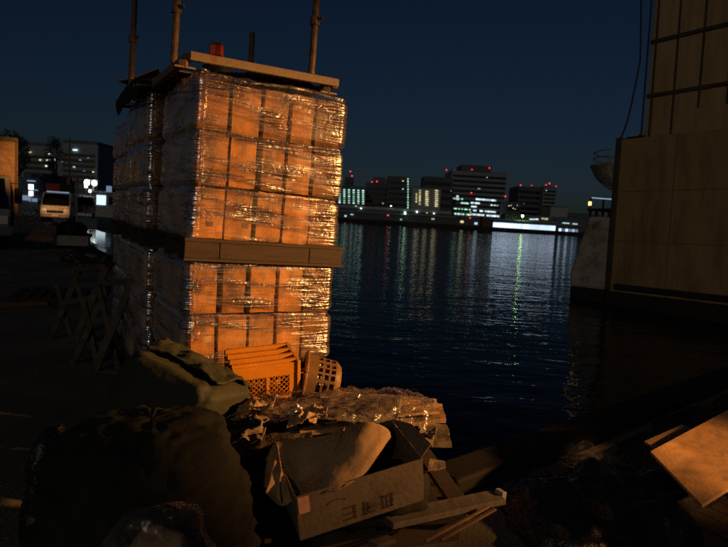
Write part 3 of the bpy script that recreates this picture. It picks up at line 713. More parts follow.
fl = patch([[gc+rot@V((-.25, -.10, .215)), gc+rot@V((0, -.08, .225)), gc+rot@V((.24, -.11, .215))],
            [gc+rot@V((-.26, .05, .245)), gc+rot@V((0, .03, .265)), gc+rot@V((.27, .05, .245))],
            [gc+rot@V((-.25, .22, .20)), gc+rot@V((0, .24, .22)), gc+rot@V((.27, .22, .20))]], 12, .03, 8, 3, .02)
fl.build('folded_flap', M['green_tarp'], t, solid=.012, smooth=True)
c = V((gc.x+.02, gc.y+.1, 0)); 
tag(mound(c, .36, .3, gc.z-.2, 4, rz=R(-20), seed=8, amp=.03).build('rubbish_bag', M['black_plastic'], origin=c, smooth=True), "black rubbish bag beneath the green tarp bale", 'rubbish bag')
# big dark heap
c = P(150, 470, 2.25); c.z = 0
t = thing('covered_heap', "big dark tarp covered heap at the bottom left", 'heap', c)
mound(c, .37, .36, .80, 3.4, rz=R(-24), seed=4, amp=.05, scale=3.2, nu=130, nv=60, folds=.010, crease=.055).build('cover', M['dark_tarp'], t, smooth=True)
c = P(52, 470, 2.4); c.z = 0
tag(mound(c, .10, .14, .66, 2.8, rz=R(20), seed=11, amp=.03, nu=40, nv=20).build('rubbish_bag', M['black_plastic'], origin=c, smooth=True), "narrow black bag left of the big dark heap", 'rubbish bag')
c = P(160, 560, 1.72); c.z = 0
tag(mound(c, .22, .17, .69, 2.6, seed=12, amp=.035, scale=7, nu=70, nv=40).build('clear_bag', M['clear_bag'], origin=c, smooth=True), "clear plastic rubbish bag at the bottom edge below the dark heap", 'rubbish bag')
tag(mound(c+V((0, 0, .001)), .18, .13, .62, 2.4, seed=13, amp=.05, scale=6, nu=40, nv=24).build('rubbish_filling', M['kraft'], origin=c, smooth=True), "damp brown rubbish inside the clear plastic bag", 'rubbish')
# torn film scraps between bale and heap
f = patch([[P(205, 420, 2.9), P(216, 428, 2.85), P(222, 418, 2.95)], [P(208, 440, 2.75), P(214, 452, 2.72), P(224, 440, 2.8)], [P(204, 466, 2.65), P(212, 470, 2.62), P(220, 462, 2.7)]], 8, .03, 14, 3, .03)
tag(f.build('plastic_scrap', M['clear_bag'], origin=P(212, 440, 2.8), smooth=True), "crumpled clear film scrap right of the green bale", 'plastic scrap')

# wooden trestle leaning by the stacks
g0 = G(104, 374); 
t = thing('wooden_trestle', "nearer weathered wooden trestle with crossed struts left of the wrapped stacks", 'trestle', g0)
for (a, b_, w) in (((132, 282, 5.6), (95, 370, 5.5), .07), ((112, 278, 5.9), (72, 366, 5.7), .06), ((98, 285, 5.7), (120, 372, 5.6), .05), ((84, 300, 5.9), (98, 366, 5.75), .05)):
    m_ = MB(); m_.bar(P(*a), P(*b_), w, .035, (0, -1, 0)); m_.build('strut', M['timber_dark'], t, bevel=.004)
for (a, b_) in (((76, 374, 5.5), (136, 374, 5.45)), ((92, 322, 5.72), (122, 316, 5.62)), ((98, 283, 5.76), (134, 281, 5.66))):
    m_ = MB(); m_.bar(P(*a), P(*b_), .05, .06); m_.build('rail', M['timber_dark'], t, bevel=.004)
t2 = clone(t); t2.location = t.location + VV*1.25 + UU*-.05; t2.rotation_euler.z = R(12); t2['label'] = "dim wooden trestle standing behind the nearer crossed one"
t['group'] = t2['group'] = 'wooden trestles by the stacks'
# pallets and board lying on the quay
gp = G(52, 300); low_pallet("weathered pallet lying flat on the dark quay at the left", gp, R(20))
g1 = G(-8, 308); g2 = G(46, 305); t = beam("long plank on the dark quay beside the flat pallet", g1+V((0, 0, .03)), g2+V((0, 0, .03)), .16, .05, M['wood'])
g1 = G(90, 262)
tag(mound(g1, .65, .35, .30, 2.4, rz=R(20), seed=21, amp=.10, scale=3, nu=50, nv=20).build('plastic_cover', M['black_plastic'], origin=g1, smooth=True), "low heap of shiny black plastic on the quay below the cart", 'cover')

# ------------------------------------------------------------------ bottom right: panels and black sheet at the quay edge
def panel(label, a, b_, c_, m, th=.02):
    a, b_, c_ = V(a), V(b_), V(c_); d_ = b_+(c_-a)
    mb = MB(); n_ = (b_-a).cross(c_-a).normalized()
    if n_.z > 0: n_ = -n_
    mb.prism([a, b_, d_, c_], n_*th); o = mb.build('plywood_panel', m, origin=(a+d_)/2, bevel=.003); return tag(o, label, 'panel', 'plywood panels on the quay')
pa = P(650, 451, 3.2)
panel("bright orange lit plywood panel at the lower right", pa, P(702, 505, 2.75), P(738, 404, 3.55), M['plywood'])
panel("dim plywood panel tucked behind the bright orange lit one", P(644, 441, 3.55), P(664, 452, 3.35), P(682, 424, 3.75), M['kraft'])
c = V((pa.x+.42, 3.15, 0))
low_pallet("dark pallet under the bright plywood panel", V((pa.x+.55, 3.2, 0)), R(30), 0, .8)
c = G(610, 500); c = V((c.x-.02, c.y-.15, 0))
tag(mound(c, .75, .42, .16, 2.4, rz=R(28), seed=31, amp=.07, scale=4, nu=90, nv=30).build('plastic_cover', M['black_plastic'], origin=c, smooth=True), "crumpled black plastic sheet at the quay edge left of the lit panel", 'cover')
c = G(585, 462)
tag(mound(c, .18, .13, .11, 2.2, seed=33, amp=.05, scale=9, nu=50, nv=22).build('clear_bag', M['clear_bag'], origin=c, smooth=True), "small clear bag on the black sheet near the quay edge", 'rubbish bag')

c = V((2.8, 3.3, 0))  # heap added mostly out of view so its shadow darkens the quay strip
tag(mound(c, .62, .85, .78, 2.8, rz=R(20), seed=51, amp=.05, scale=4, nu=70, nv=30, crease=.05).build('covered_heap', M['black_tarp'], origin=c, smooth=True), "added black heap beside the bright plywood panel, mostly out of view, shading the quay", 'heap')

# ------------------------------------------------------------------ moored barge on the right
BARGE_TRIM = -1.6
SH = V((.574, -.819, 0)); SN = V((.819, .574, 0))
C0 = G(607, 303, WATER); C0.z = WATER
def hull_pt(px, py):
    d = ray(px, py); n_ = SN; k = (C0-EYE).dot(n_)/d.dot(n_); return EYE+d*k
def sp(s_, n_, z): return C0 + SH*s_ + SN*n_ + V((0, 0, z-WATER))
def st(px, py): return (hull_pt(px, py)-C0).dot(SH)
zt = hull_pt(630, 139).z
t = thing('moored_barge', "tall brown barge moored on the right with stained panels and white stern", 'barge', C0)
def sbx(s0, s1, n0, n1, z0, z1, nm, m, bevel=.03, par=None):
    mb = MB(); mb.prism([sp(s0, n0, z0), sp(s1, n0, z0), sp(s1, n1, z0), sp(s0, n1, z0)], (0, 0, z1-z0)); return mb.build(nm, m, par or t, bevel=bevel)
sbx(0, 34, 0, 9, WATER+.5, zt, 'hull', M['hull'])
sbx(-.05, 34, -.12, 9, WATER-2, WATER+.499, 'waterline_band', M['hull_dark'])
sbx(.3, 34, -.1, -.002, WATER+.62, WATER+.85, 'rubbing_strake', M['hull_dark'])
for k in range(1, 9): sbx(k*2.4-.012, k*2.4+.012, -.012, -.001, WATER+.9, zt-.02, 'plate_seam', M['seam'], 0)
for z in (WATER+2.6, WATER+4.6): sbx(.15, 34, -.010, -.002, z-.012, z+.012, 'plate_seam', M['seam'], 0)
s1 = st(652, 100)
up = sbx(s1, 34, .06, 8.9, zt+.001, 15, 'upper_wall', M['house_panel'])
zb = [hull_pt(683, 36).z, hull_pt(683, 92).z]; zb.append(zb[0]*2-zb[1])
for z in zb: sbx(s1-.03, 34, .0, .059, z-.07, z+.07, 'batten', M['batten'], .01)
for px in (653, 661, 683, 709, 738):
    s_ = st(px, 60); sbx(s_-.035, s_+.035, .02, .058, zt+(.9 if px > 690 else .02), 15, 'batten', M['batten'], .01)
for s_ in [st(738, 60)+1.0*k for k in range(1, 9)]: sbx(s_-.035, s_+.035, .02, .058, zt+.5, 15, 'batten', M['batten'], .01)
sbx(.25, s1+.2, .1, 1.2, zt+.001, zt+.10, 'coaming', M['hull_dark'], .01)
for k in range(3): sbx(.55+k*.28, .7+k*.28, .15, .35, zt+.101, zt+.2+.06*(k % 2), 'bollard', M['bow_white'], .02)
# corner column and stern
sbx(-.12, .12, -.06, .3, WATER+.55, zt+.08, 'corner_post', M['batten'], .02)
zs = hull_pt(600, 216).z
b = MB()
prof = [(-.125, WATER+.5), (-1.95, WATER+.5), (-1.98, WATER+1.1), (-1.2, zs), (-.125, zs)]
b.prism([sp(s_, .05, z) for s_, z in prof], SN*6); b.build('stern_block', M['bow_white'], t, bevel=.12)
b = MB(); b.prism([sp(s_, -.3, WATER-.5) for s_ in ()] or [sp(-1.75, -.1, WATER-.5), sp(-.13, -.1, WATER-.5), sp(-.13, 6.2, WATER-.5), sp(-1.75, 6.2, WATER-.5)], (0, 0, .999)); b.build('fender_band', M['hull_dark'], t)
sbx(-1.3, -.125, .0, 6, zs+.25, zs+.34, 'lower_platform', M['hull_dark'], .02)
for s_ in (-1.2, -.9, -.6, -.3): sbx(s_-.04, s_+.04, .1, .18, zs+.001, zs+.249, 'stanchion', M['hull_dark'], 0)
for s_ in (-1.2, -.6): sbx(s_-.03, s_+.03, .1, .16, zs+.341, zs+.8, 'rail_post', M['hull_dark'], 0)
zl = hull_pt(590, 198).z
b = MB(); b.bar(sp(-1.15, .12, zl+.05), sp(-.2, .12, zl-.03), .05, .05); b.build('tube_lamp', E['dimblue'], t)
b = MB(); b.box(sp(-1.22, .1, zs+.55), (.1, .1, .16)); b.build('cabin_lamp', E['lampamber'], t)
# rounded platform near the top
zu = hull_pt(590, 160).z
b = MB(); n = 20; poly = []
for k in range(n+1):
    a = R(90+180*k/n); poly.append((math.cos(a), math.sin(a)))
vs = [];
zu -= .95
for z, sc in ((zu-.2, .75), (zu+.2, 1.15), (zu+.72, 1.4), (zu+.8, 1.38)):
    for (x, y) in poly: vs.append(sp(-.125+1.15*sc*x, 1.2+1.2*sc*y, z))
fs = []
for l in range(3):
    for k in range(n): fs.append((l*(n+1)+k, l*(n+1)+k+1, (l+1)*(n+1)+k+1, (l+1)*(n+1)+k))
fs.append(tuple(range(n+1))); fs.append(tuple(range(3*(n+1), 4*(n+1))))
for l in range(3): fs.append((l*(n+1), (l+1)*(n+1), (l+1)*(n+1)+n, l*(n+1)+n))
b.add(vs, fs); b.build('bridge_wing', M['bow_white'], t, bevel=.02)
b = MB()
for h in (.25, .5): b.tube([sp(-.125+1.5*x, 1.2+1.55*y, zu+.8+h) for (x, y) in poly], .025, 6)
for k in range(0, n+1, 4): x, y = poly[k]; b.tube([sp(-.125+1.5*x, 1.2+1.55*y, zu+.8), sp(-.125+1.5*x, 1.2+1.55*y, zu+1.3)], .025, 6)
b.build('railing', M['grey_paint'], t)
b = MB(); p, q = hull_pt(647, 60)+SN*-.02, hull_pt(624, 137)+SN*.1
b.tube([p.lerp(q, k/8)+V((0, 0, -.5*math.sin(math.pi*k/8))) for k in range(9)], .035, 6); b.tube([hull_pt(651, -40), p], .035, 6); b.build('mooring_cable', M['rope'], t)

t.rotation_euler = Matrix.Rotation(R(BARGE_TRIM), 3, SN).to_euler()

# ------------------------------------------------------------------ vehicles and kit at the far left of the quay
def wheel_parts(t, c, ax, r, w):
    b = MB(); a = V(ax); b.tube([V(c)-a*w/2, V(c)-a*w*.35, V(c)+a*w*.35, V(c)+a*w/2], [r*.9, r, r, r*.9], 20); wl = b.build('wheel', M['tyre'], t)
    b = MB(); b.tube([V(c)-a*(w/2+.006), V(c)+a*(w/2+.006)], r*.55, 14); b.build('rim', M['grey_paint'], wl)
def lpos(o, rz):
    m = Matrix.Translation(o) @ Matrix.Rotation(rz, 4, 'Z'); return lambda x, y, z: m @ V((x, y, z))
def lbx(t, L_, x0, x1, y0, y1, z0, z1, nm, m, bevel=.02, par=None):
    b = MB(); b.prism([L_(x0, y0, z0), L_(x1, y0, z0), L_(x1, y1, z0), L_(x0, y1, z0)], (0, 0, z1-z0)); return b.build(nm, m, par or t, bevel=bevel)
# van facing us
o = G(55, 223); rz = R(20); L_ = lpos(o, rz)
t = thing('parked_van', "white minivan facing the camera on the dark quay", 'van', o, rz)
def section(L_, prof, x0, x1): return [L_(x, y, z) for x in (x0, x1) for (y, z) in prof]
prof = [(0, .35), (-.02, .75), (.10, 1.0), (.75, 1.78), (1.1, 1.88), (3.9, 1.86), (4.2, 1.2), (4.2, .35)]
b = MB(); n = len(prof); b.add(section(L_, prof, -.82, .82), [tuple(range(n)), tuple(range(n, 2*n))] + [(i, (i+1) % n, n+(i+1) % n, n+i) for i in range(n)]); b.build('body', M['white_paint'], t, bevel=.07)
b = MB(); b.add([L_(-.74, .12, 1.05), L_(.74, .12, 1.05), L_(.66, .70, 1.745), L_(-.66, .70, 1.745)], [(0, 1, 2, 3)]); 
b.v = [p + (L_(0, -.05, .04)-L_(0, 0, 0)) for p in b.v]; b.build('windscreen', M['glass_dark'], t, solid=.01)
for x in (-.62, .62):
    b = MB(); b.prism([L_(x-.16, -.045, .70), L_(x+.16, -.045, .70), L_(x+.15, -.01, .88), L_(x-.15, -.01, .88)], L_(0, .08, 0)-L_(0, 0, 0)); b.build('headlight', M['lens'], t, bevel=.02)
lbx(t, L_, -.80, .80, -.09, .05, .34, .55, 'bumper', M['grey_paint'], .04)
lbx(t, L_, -.45, .45, -.035, .0, .62, .76, 'grille', M['tyre'], .01)
lbx(t, L_, -.2, .2, -.10, -.091, .42, .52, 'number_plate', M['white_paint'], .0)
for x in (-.93, .93): lbx(t, L_, x-.09, x+.09, .45, .53, 1.08, 1.3, 'mirror', M['tyre'], .03)
for x in (-.74, .74):
    for y in (.75, 3.4): wheel_parts(t, L_(x, y, .31), L_(1, 0, 0)-L_(0, 0, 0), .31, .2)
lbx(t, L_, -.62, .62, 1.0, 1.25, 1.885, 1.93, 'roof_marker', E['dimblue'], .01)
# box truck at the frame's left edge
o = P(20, 240, 17.0); o.z = 0; rz = R(32); L_ = lpos(o, rz)
t = thing('box_truck', "box truck with a tall orange lit cargo box cut by the left edge", 'truck', o, rz)
lbx(t, L_, -2.3, 0, 1.7, 7.2, .95, 3.3, 'cargo_box', M['plywood'], .03)
for x in (-.06, -.62, -1.2, -1.75): lbx(t, L_, x-.03, x+.03, 1.665, 1.699, .97, 3.24, 'box_rib', M['paint_steel'], .005)
for z in (3.22, .99): lbx(t, L_, -2.3, 0, 1.64, 1.664, z-.04, z+.06, 'box_rail', M['paint_steel'], .005)
prof = [(0, .45), (-.05, 1.1), (.25, 2.1), (1.55, 2.15), (1.6, .45)]
b = MB(); n = len(prof); b.add(section(L_, prof, -2.2, -.22), [tuple(range(n)), tuple(range(n, 2*n))] + [(i, (i+1) % n, n+(i+1) % n, n+i) for i in range(n)]); b.build('cab', M['grey_paint'], t, bevel=.06)
b = MB(); b.add([L_(-2.1, -.05, 1.2), L_(-.32, -.05, 1.2), L_(-.38, .21, 2.02), L_(-2.04, .21, 2.02)], [(0, 1, 2, 3)]); b.v = [p + (L_(0, -.03, 0)-L_(0, 0, 0)) for p in b.v]; b.build('windscreen', M['glass_dark'], t, solid=.01)
lbx(t, L_, -2.22, -.20, -.12, .02, .42, .68, 'bumper', M['chrome'], .03)
for x in (-1.98, -.44): lbx(t, L_, x-.16, x+.16, -.085, -.03, .74, .98, 'headlight', M['lens'], .03)
b = MB(); b.tube([L_(-.22, .1, 1.9), L_(-.05, -.1, 1.9), L_(-.03, -.1, 1.5)], .015, 6); mr_ = b.build('mirror_arm', M['tyre'], t)
lbx(t, L_, -.15, .04, -.13, -.07, 1.35, 1.78, 'mirror', M['tyre'], .03, mr_)
lbx(t, L_, -2.2, -.1, 1.8, 7.1, .62, .93, 'chassis', M['tyre'], .02)
for x in (-1.95, -.42):
    for y in (.7, 5.4): wheel_parts(t, L_(x, y, .44), L_(1, 0, 0)-L_(0, 0, 0), .44, .26)
# flat cart with a covered load
o = G(71, 249); rz = R(22); L_ = lpos(o, rz)
t = thing('flat_cart', "flat cargo cart with a grey front board in front of the minivan", 'cart', o, rz)
lbx(t, L_, -.5, .5, 0, 2.2, .30, .40, 'deck', M['wood'], .01)
lbx(t, L_, -.5, .5, -.04, -.001, .10, .42, 'front_board', M['grey_paint'], .01)
for x in (-.4, .4):
    for y in (.35, 1.8): wheel_parts(t, L_(x, y, .15), L_(1, 0, 0)-L_(0, 0, 0), .15, .1)
c = L_(-.05, 1.15, .40)
tag(mound(c, .44, .85, .42, 3, rz=rz, seed=40, amp=.04, scale=4).build('covered_load', M['dark_tarp'], origin=c, smooth=True), "brown covered load on the flat cart", 'load')
# small white truck
o = G(84, 218); rz = R(24); L_ = lpos(o, rz)
t = thing('small_truck', "small white truck parked beyond the minivan by the lamp post", 'truck', o, rz)
prof = [(0, .4), (-.02, .95), (.35, 1.75), (1.25, 1.8), (1.3, .4)]
b = MB(); n = len(prof); b.add(section(L_, prof, -.8, .8), [tuple(range(n)), tuple(range(n, 2*n))] + [(i, (i+1) % n, n+(i+1) % n, n+i) for i in range(n)]); b.build('cab', M['white_paint'], t, bevel=.05)
b = MB(); b.add([L_(-.7, .03, 1.0), L_(.7, .03, 1.0), L_(.62, .32, 1.66), L_(-.62, .32, 1.66)], [(0, 1, 2, 3)]); b.v = [p + (L_(0, -.04, .02)-L_(0, 0, 0)) for p in b.v]; b.build('windscreen', M['glass_dark'], t, solid=.01)
lbx(t, L_, -.85, .85, 1.4, 4.2, .6, 1.0, 'cargo_bed', M['white_paint'], .02)
for x in (-.58, .58): lbx(t, L_, x-.15, x+.15, -.07, -.02, .65, .85, 'headlight', M['lens'], .02)
for x in (-.7, .7):
    for y in (.6, 3.3): wheel_parts(t, L_(x, y, .3), L_(1, 0, 0)-L_(0, 0, 0), .3, .18)
# kiosk with lit window
o = G(105, 217); rz = R(22); L_ = lpos(o, rz)
t = thing('guard_kiosk', "grey kiosk with a bright white window at the far end of the quay", 'kiosk', o, rz)
lbx(t, L_, -1.0, 1.0, 0, 2.2, 0, .95, 'lower_wall', M['wall_pale'], .02)
lbx(t, L_, -1.0, 1.0, .03, 2.2, .951, 2.2, 'upper_wall', M['wall_grey'], .02)
lbx(t, L_, -1.15, 1.15, -.2, 2.35, 2.201, 2.34, 'roof', M['white_paint'], .02)
lbx(t, L_, -.75, .05, -.01, .029, 1.1, 2.0, 'window', E['white'], 0)
lbx(t, L_, .3, .85, -.01, .029, 1.2, 1.9, 'window', M['glass_dark'], 0)
# lamp post
o = P(93, 214, 56); o.z = 0
t = thing('lamp_post', "lamp post with a glaring white floodlight above the white truck", 'lamp post', o)
zl = P(93, 183, 56).z
b = MB(); b.tube([o, o+V((0, 0, zl+.2))], [.1, .06], 8); b.build('pole', M['grey_paint'], t)
b = MB(); b.box(o+V((.0, -.2, zl+.22)), (1.2, .5, .12)); b.build('lamp_housing', M['grey_paint'], t)
for x in (-.38, .3):
    b = MB(); b.tube([o+V((x, -.40, zl)), o+V((x, -.5, zl-.02))], [.2, .26], 14); b.build('lamp_head', E['lampwhite'], t)
# more small lamps on the quay
for (px, py, Y, key, sz, lab) in ((31, 187, 60, 'lampsmall', .5, "small white lamp over the quay left of the minivan, upper one"), (31, 193.5, 60, 'lampsmall', .45, "small white lamp over the quay left of the minivan, lower one"), (86, 186, 60, 'lampsmall', .35, "small white lamp on a pole left of the glaring floodlight"), (109, 189, 62, 'dimblue', .6, "dim bluish lamp above the kiosk roof"), (90, 191, 58, 'lampsmall', .3, "small bluish white lamp just below the glaring floodlight")):
    o = P(px, py, Y); z = o.z; o.z = 0
    t = thing('work_lamp', lab, 'lamp', o, 0, 'work lamps at the far end of the quay')
    b = MB(); b.tube([o, o+V((0, .1, z-sz/2))], .04, 6); b.build('pole', M['grey_paint'], t)
    b = MB(); b.tube([o+V((0, 0, z-sz/2)), o+V((0, 0, z+sz/2))], sz*.45, 10); b.build('lamp_head', E[key], t)
# flagpole and yellow pole
o = P(69, 200, 50); o.z = 0
t = thing('mast', "tall thin pale mast rising behind the minivan", 'mast', o); z = P(69, 138, 50).z
b = MB(); b.tube([o, o+V((0, 0, z))], [.1, .05], 8); b.build('pole', M['paint_steel'], t)
b = MB(); b.box(o+V((0, -.12, z*.45)), (.25, .1, .5)); b.build('box', M['red_paint'], t)
o = G(76.5, 224); t = thing('marker_post', "yellow marker post beside the minivan", 'post', o); z = P(76.5, 178, o.y).z
b = MB(); b.tube([o, o+V((0, 0, z))], .05, 8); b.build('post', M['paint_steel'], t); b = MB(); b.tube([o+V((0, 0, z)), o+V((0, 0, z+.12))], .07, 8); b.build('cap', M['red_paint'], t)
# a truck loaded with crates behind the van
o = P(60, 214, 46); o.z = 0; rz = R(24); L_ = lpos(o, rz)
t = thing('loaded_truck', "dark truck with stacked crates and red tail lamps behind the minivan", 'truck', o, rz)
lbx(t, L_, -1.1, 1.1, 0, 5, .7, 1.1, 'bed', M['rust'], .02)
for x in (-.98, .98): lbx(t, L_, x-.08, x+.08, -.05, -.001, .85, 1.05, 'tail_lamp', E['red'], 0)
for x in (-.8, .8):
    for y in (.9, 4): wheel_parts(t, L_(x, y, .4), L_(1, 0, 0)-L_(0, 0, 0), .4, .22)
rnd = random.Random(3)
pos = [(-.55, 0, 'rust'), (.5, 0, 'plywood'), (-.5, 1, 'red_paint'), (.5, 1, 'green_tarp')]
cl = ["brown crate low on the loaded truck, left one", "tan crate low on the loaded truck, right one", "red crate high on the loaded truck", "green crate high on the loaded truck"]
for (x, k, m), lb in zip(pos, cl):
    b = MB(); p0 = [L_(x-.48, .1, 1.101+k*.75), L_(x+.48, .1, 1.101+k*.75), L_(x+.48, 1.1, 1.101+k*.75), L_(x-.48, 1.1, 1.101+k*.75)]; b.prism(p0, (0, 0, .74)); tag(b.build('crate', M[m], origin=p0[0], bevel=.03), lb, 'crate', 'crates on the loaded truck')

# ------------------------------------------------------------------ trees
def tree(label, px, base_py, Y, top_py, rpx, seed, nleaf=1600, group='trees at the far end of the quay'):
    rnd = random.Random(seed); b0 = P(px, base_py, Y); b0.z = 0; zt_ = P(px, top_py, Y).z; rad = rpx*Y/F
    t = thing('tree', label, 'tree', b0, 0, group)
    tr_ = MB(); tr_.tube([b0, b0+V((.1, 0, zt_*.35)), b0+V((0, .1, zt_*.7))], [rad*.09, rad*.07, rad*.03], 8)
    for k in range(7):
        a = rnd.uniform(0, 6.28); s_ = b0+V((0, 0, zt_*rnd.uniform(.35, .6))); tr_.tube([s_, s_+V((math.cos(a)*rad*.4, math.sin(a)*rad*.4, zt_*.15)), s_+V((math.cos(a)*rad*.75, math.sin(a)*rad*.75, zt_*.22))], [rad*.03, rad*.02, rad*.008], 6)
    tr_.build('trunk', M['bark'], t)
    cr_ = MB(); cz = zt_*.66; hz = zt_*.34
    cl_ = [(rnd.uniform(0, 6.28), rnd.uniform(.2, .8), rnd.uniform(-.7, .75), rnd.uniform(.28, .5)) for _ in range(16)]
    for _ in range(nleaf):
        a, rr, zz, cs_ = rnd.choice(cl_)
        d = V((rnd.gauss(0, 1), rnd.gauss(0, 1), rnd.gauss(0, 1))).normalized()*cs_*rnd.random()**.4
        p = b0+V(((math.cos(a)*rr*(1-.4*abs(zz))+d.x)*rad, (math.sin(a)*rr*(1-.4*abs(zz))+d.y)*rad, cz+(zz+d.z*.7)*hz*.9))
        s_ = rad*rnd.uniform(.04, .09); u_ = V((rnd.gauss(0, 1), rnd.gauss(0, 1), rnd.gauss(0, 1))).normalized(); w_ = u_.orthogonal().normalized()
        n0 = len(cr_.v); cr_.v += [p-u_*s_, p+w_*s_*.6, p+u_*s_, p-w_*s_*.6]; cr_.f.append([n0, n0+1, n0+2, n0+3])
    cr_.build('crown', M['leaf'], t, tidy=False)
tree("dark broad tree above the box truck", 14, 200, 70, 128, 20, 1)
tree("dark narrow tree left of the mast", 56, 200, 75, 132, 11, 2)
tree("small dark shrub-like tree beside the mast", 66, 206, 48, 172, 4.5, 3, 700)

# ------------------------------------------------------------------ buildings
WIN = {}
def win_mesh(w, h):
    k = (round(w, 2), round(h, 2))
    if k not in WIN:
        me = bpy.data.meshes.new('window'); me.from_pydata([(-w/2, 0, -h/2), (w/2, 0, -h/2), (w/2, 0, h/2), (-w/2, 0, h/2), (-w/2, .1, -h/2), (w/2, .1, -h/2), (w/2, .1, h/2), (-w/2, .1, h/2)], [], [(0, 1, 2, 3), (5, 4, 7, 6), (0, 4, 5, 1), (3, 2, 6, 7), (1, 5, 6, 2), (0, 3, 7, 4)]); WIN[k] = me
    return WIN[k]
GZ = {True: .2, False: 0.}
def building(label, px0, px1, top_py, Y, m, depth=20, far=True, name='office_building', wins=(), beacons=(), bands=0, rz=0, roofbox=None, group=None):
    """px0..px1 at the roof line; wins: (px, py, wpx, hpx, key)"""
    pm_ = (px0+px1)/2; c_ = P(pm_, top_py, Y); zt_ = c_.z; w = (px1-px0)*Y/F; gz = GZ[far]
    o = V((c_.x, Y, gz)); t = thing(name, label, 'building', o, 0, group)
    b = MB(); b.bx(o.x-w/2, o.x+w/2, Y, Y+depth, gz-.3, zt_); wl = b.build('wall', m, t)
    b = MB(); b.bx(o.x-w/2+.3, o.x+w/2-.3, Y+.3, Y+depth-.3, zt_, zt_+.6); b.build('roof', M['wall_dark'], t)
    if roofbox:
        a0, a1, h_ = roofbox; b = MB(); b.bx(o.x-w/2+w*a0, o.x-w/2+w*a1, Y+3, Y+depth*.7, zt_+.601, zt_+h_); b.build('roof_house', M['wall_dark'], t)
    bh = .24*(zt_-gz-5.5)/max(1, bands)
    for k in range(bands):
        z = gz+4+(zt_-gz-5.5)*(k+.5)/bands; b = MB(); b.bx(o.x-w/2+.6, o.x+w/2-.6, Y-.12, Y-.01, z-bh, z+bh); b.build('window_band', M['glass_dark'], t)
    for (px, py, wp, hp, key) in wins:
        p = P(px, py, Y-.3); me = win_mesh(wp*Y/F, hp*Y/F)
        ob = bpy.data.objects.new('window', me); COL.objects.link(ob); ob.parent = t; ob.location = p-o
        if not me.materials: me.materials.append(E[key])
        if me.materials[0] != E[key]:
            ob.material_slots[0].link = 'OBJECT'; ob.material_slots[0].material = E[key]
    for (px, py) in beacons:
        p = P(px, py, Y+1.0); base = min(p.z-.2, zt_)
        b = MB(); s_ = .75*Y/F
        if p.z-.6*s_ > zt_+.6: b.tube([V((p.x, p.y, zt_+.6)), V((p.x, p.y, p.z-.4*s_))], .12, 5); b.build('beacon_mast', M['wall_dark'], t); b = MB()
        pp = V((p.x, p.y if p.z > zt_ else Y-.6, p.z))
        b.box(pp, (s_*1.5, s_, s_*1.5)); b.build('beacon', E['red'], t, bevel=.1)
    return t
rnd = random.Random(9)
# left land, behind the vehicles
W1 = [(40, 160, 1.6, 1.4, 'warm'), (47, 160, 1.6, 1.6, 'warm'), (50.5, 160.5, 1.6, 2.2, 'warm'), (55, 160, 1.4, 2.2, 'warm'), (46, 166, 1.5, 1.5, 'white'), (49, 154, 1.4, 1.2, 'white'), (30, 152, 1.6, 1.4, 'warm'), (36, 181, 10, .9, 'white')]
building("dark block with a few warm lit windows behind the broad tree", 22, 60, 146, 110, M['wall_grey'], 15, False, 'apartment_block', W1, (), 5)
W2 = [(80, 160, 2, .9, 'dimblue'), (88, 158, 2, .9, 'dimblue'), (84, 171, 2, .9, 'dimblue'), (93, 172, 1.5, 1, 'warm'), (75, 150, 4.5, 1.6, 'white'), (74, 167, 2, 1.4, 'white'), (62, 162, 1.2, 1.2, 'dimblue')]
building("dark balcony block with a lit top window left of the wrapped stacks", 60, 98, 144, 108, M['wall_grey'], 15, False, 'apartment_block', W2, (), 6)
W3 = [(31, 181, 8, 1, 'dimblue'), (33, 190, 9, .9, 'dimblue'), (27, 198, 9, 5, 'dimblue'), (33, 200, 8, 3.5, 'dimblue')]
building("low shed with bluish lit openings left of the minivan", 20, 44, 178, 75, M['wall_dark'], 8, False, 'market_shed', W3)
W4 = [(78, 203, 7, 5, 'white'), (86, 201, 6, 2.6, 'blue'), (92, 204, 5, 4, 'white')]
building("low shed with white lit bays behind the small truck", 70, 112, 195, 66, M['wall_pale'], 6, False, 'market_shed', W4)
# across the water
Y1 = 330
GB = 'office buildings across the harbour'
W = []
for c_ in range(6):
    for r_ in range(7): W.append((339.6+c_*4.7, 189.5+r_*2.15+c_*.25, 1.9, 1.1, 'green' if rnd.random() < .8 else 'white'))
building("low block with a full grid of green white windows beside the wrapped stack", 332, 366, 187, Y1, M['wall_dark'], 25, True, 'office_building', W, (), 0, group=GB)
building("dark block with two pink red beacons behind the long deck", 366, 390, 184, Y1+25, M['wall_dark'], 25, True, 'office_building', [(383, 203.5, 1.5, 1.2, 'warm')], [(372, 182), (377, 181.5)], 5, roofbox=(.3, .8, 4), group=GB)
building("far dark tower with stacked red beacons above the green window block", 345, 353, 178, 520, M['wall_dark'], 20, True, 'tower_block', (), [(350.3, 171.5), (352, 176)], 6, group=GB)
W = [(408, 179+k*2.6, 1.1, 1.5, 'green') for k in range(12)] + [(403, 181, 1, 1, 'warm'), (403, 189, 1, 1, 'white'), (405, 212, 3, 1.2, 'green')]
building("dark tower with one green column of lights down its corner", 388, 410, 177.5, Y1+10, M['wall_dark'], 25, True, 'tower_block', W, (), 6, group=GB)
W = []
for (cx, n_, y0, wd) in ((416.5, 5, 194, 1.2), (420, 8, 190.5, 1.6), (426.5, 8, 191.5, 1.8), (428, 8, 191.5, 1.2), (436, 9, 190.5, 1.3), (437.6, 9, 190.8, 1.1)):
    for k in range(n_): W.append((cx-.04*k, y0+k*1.95, wd, .95, 'warm'))
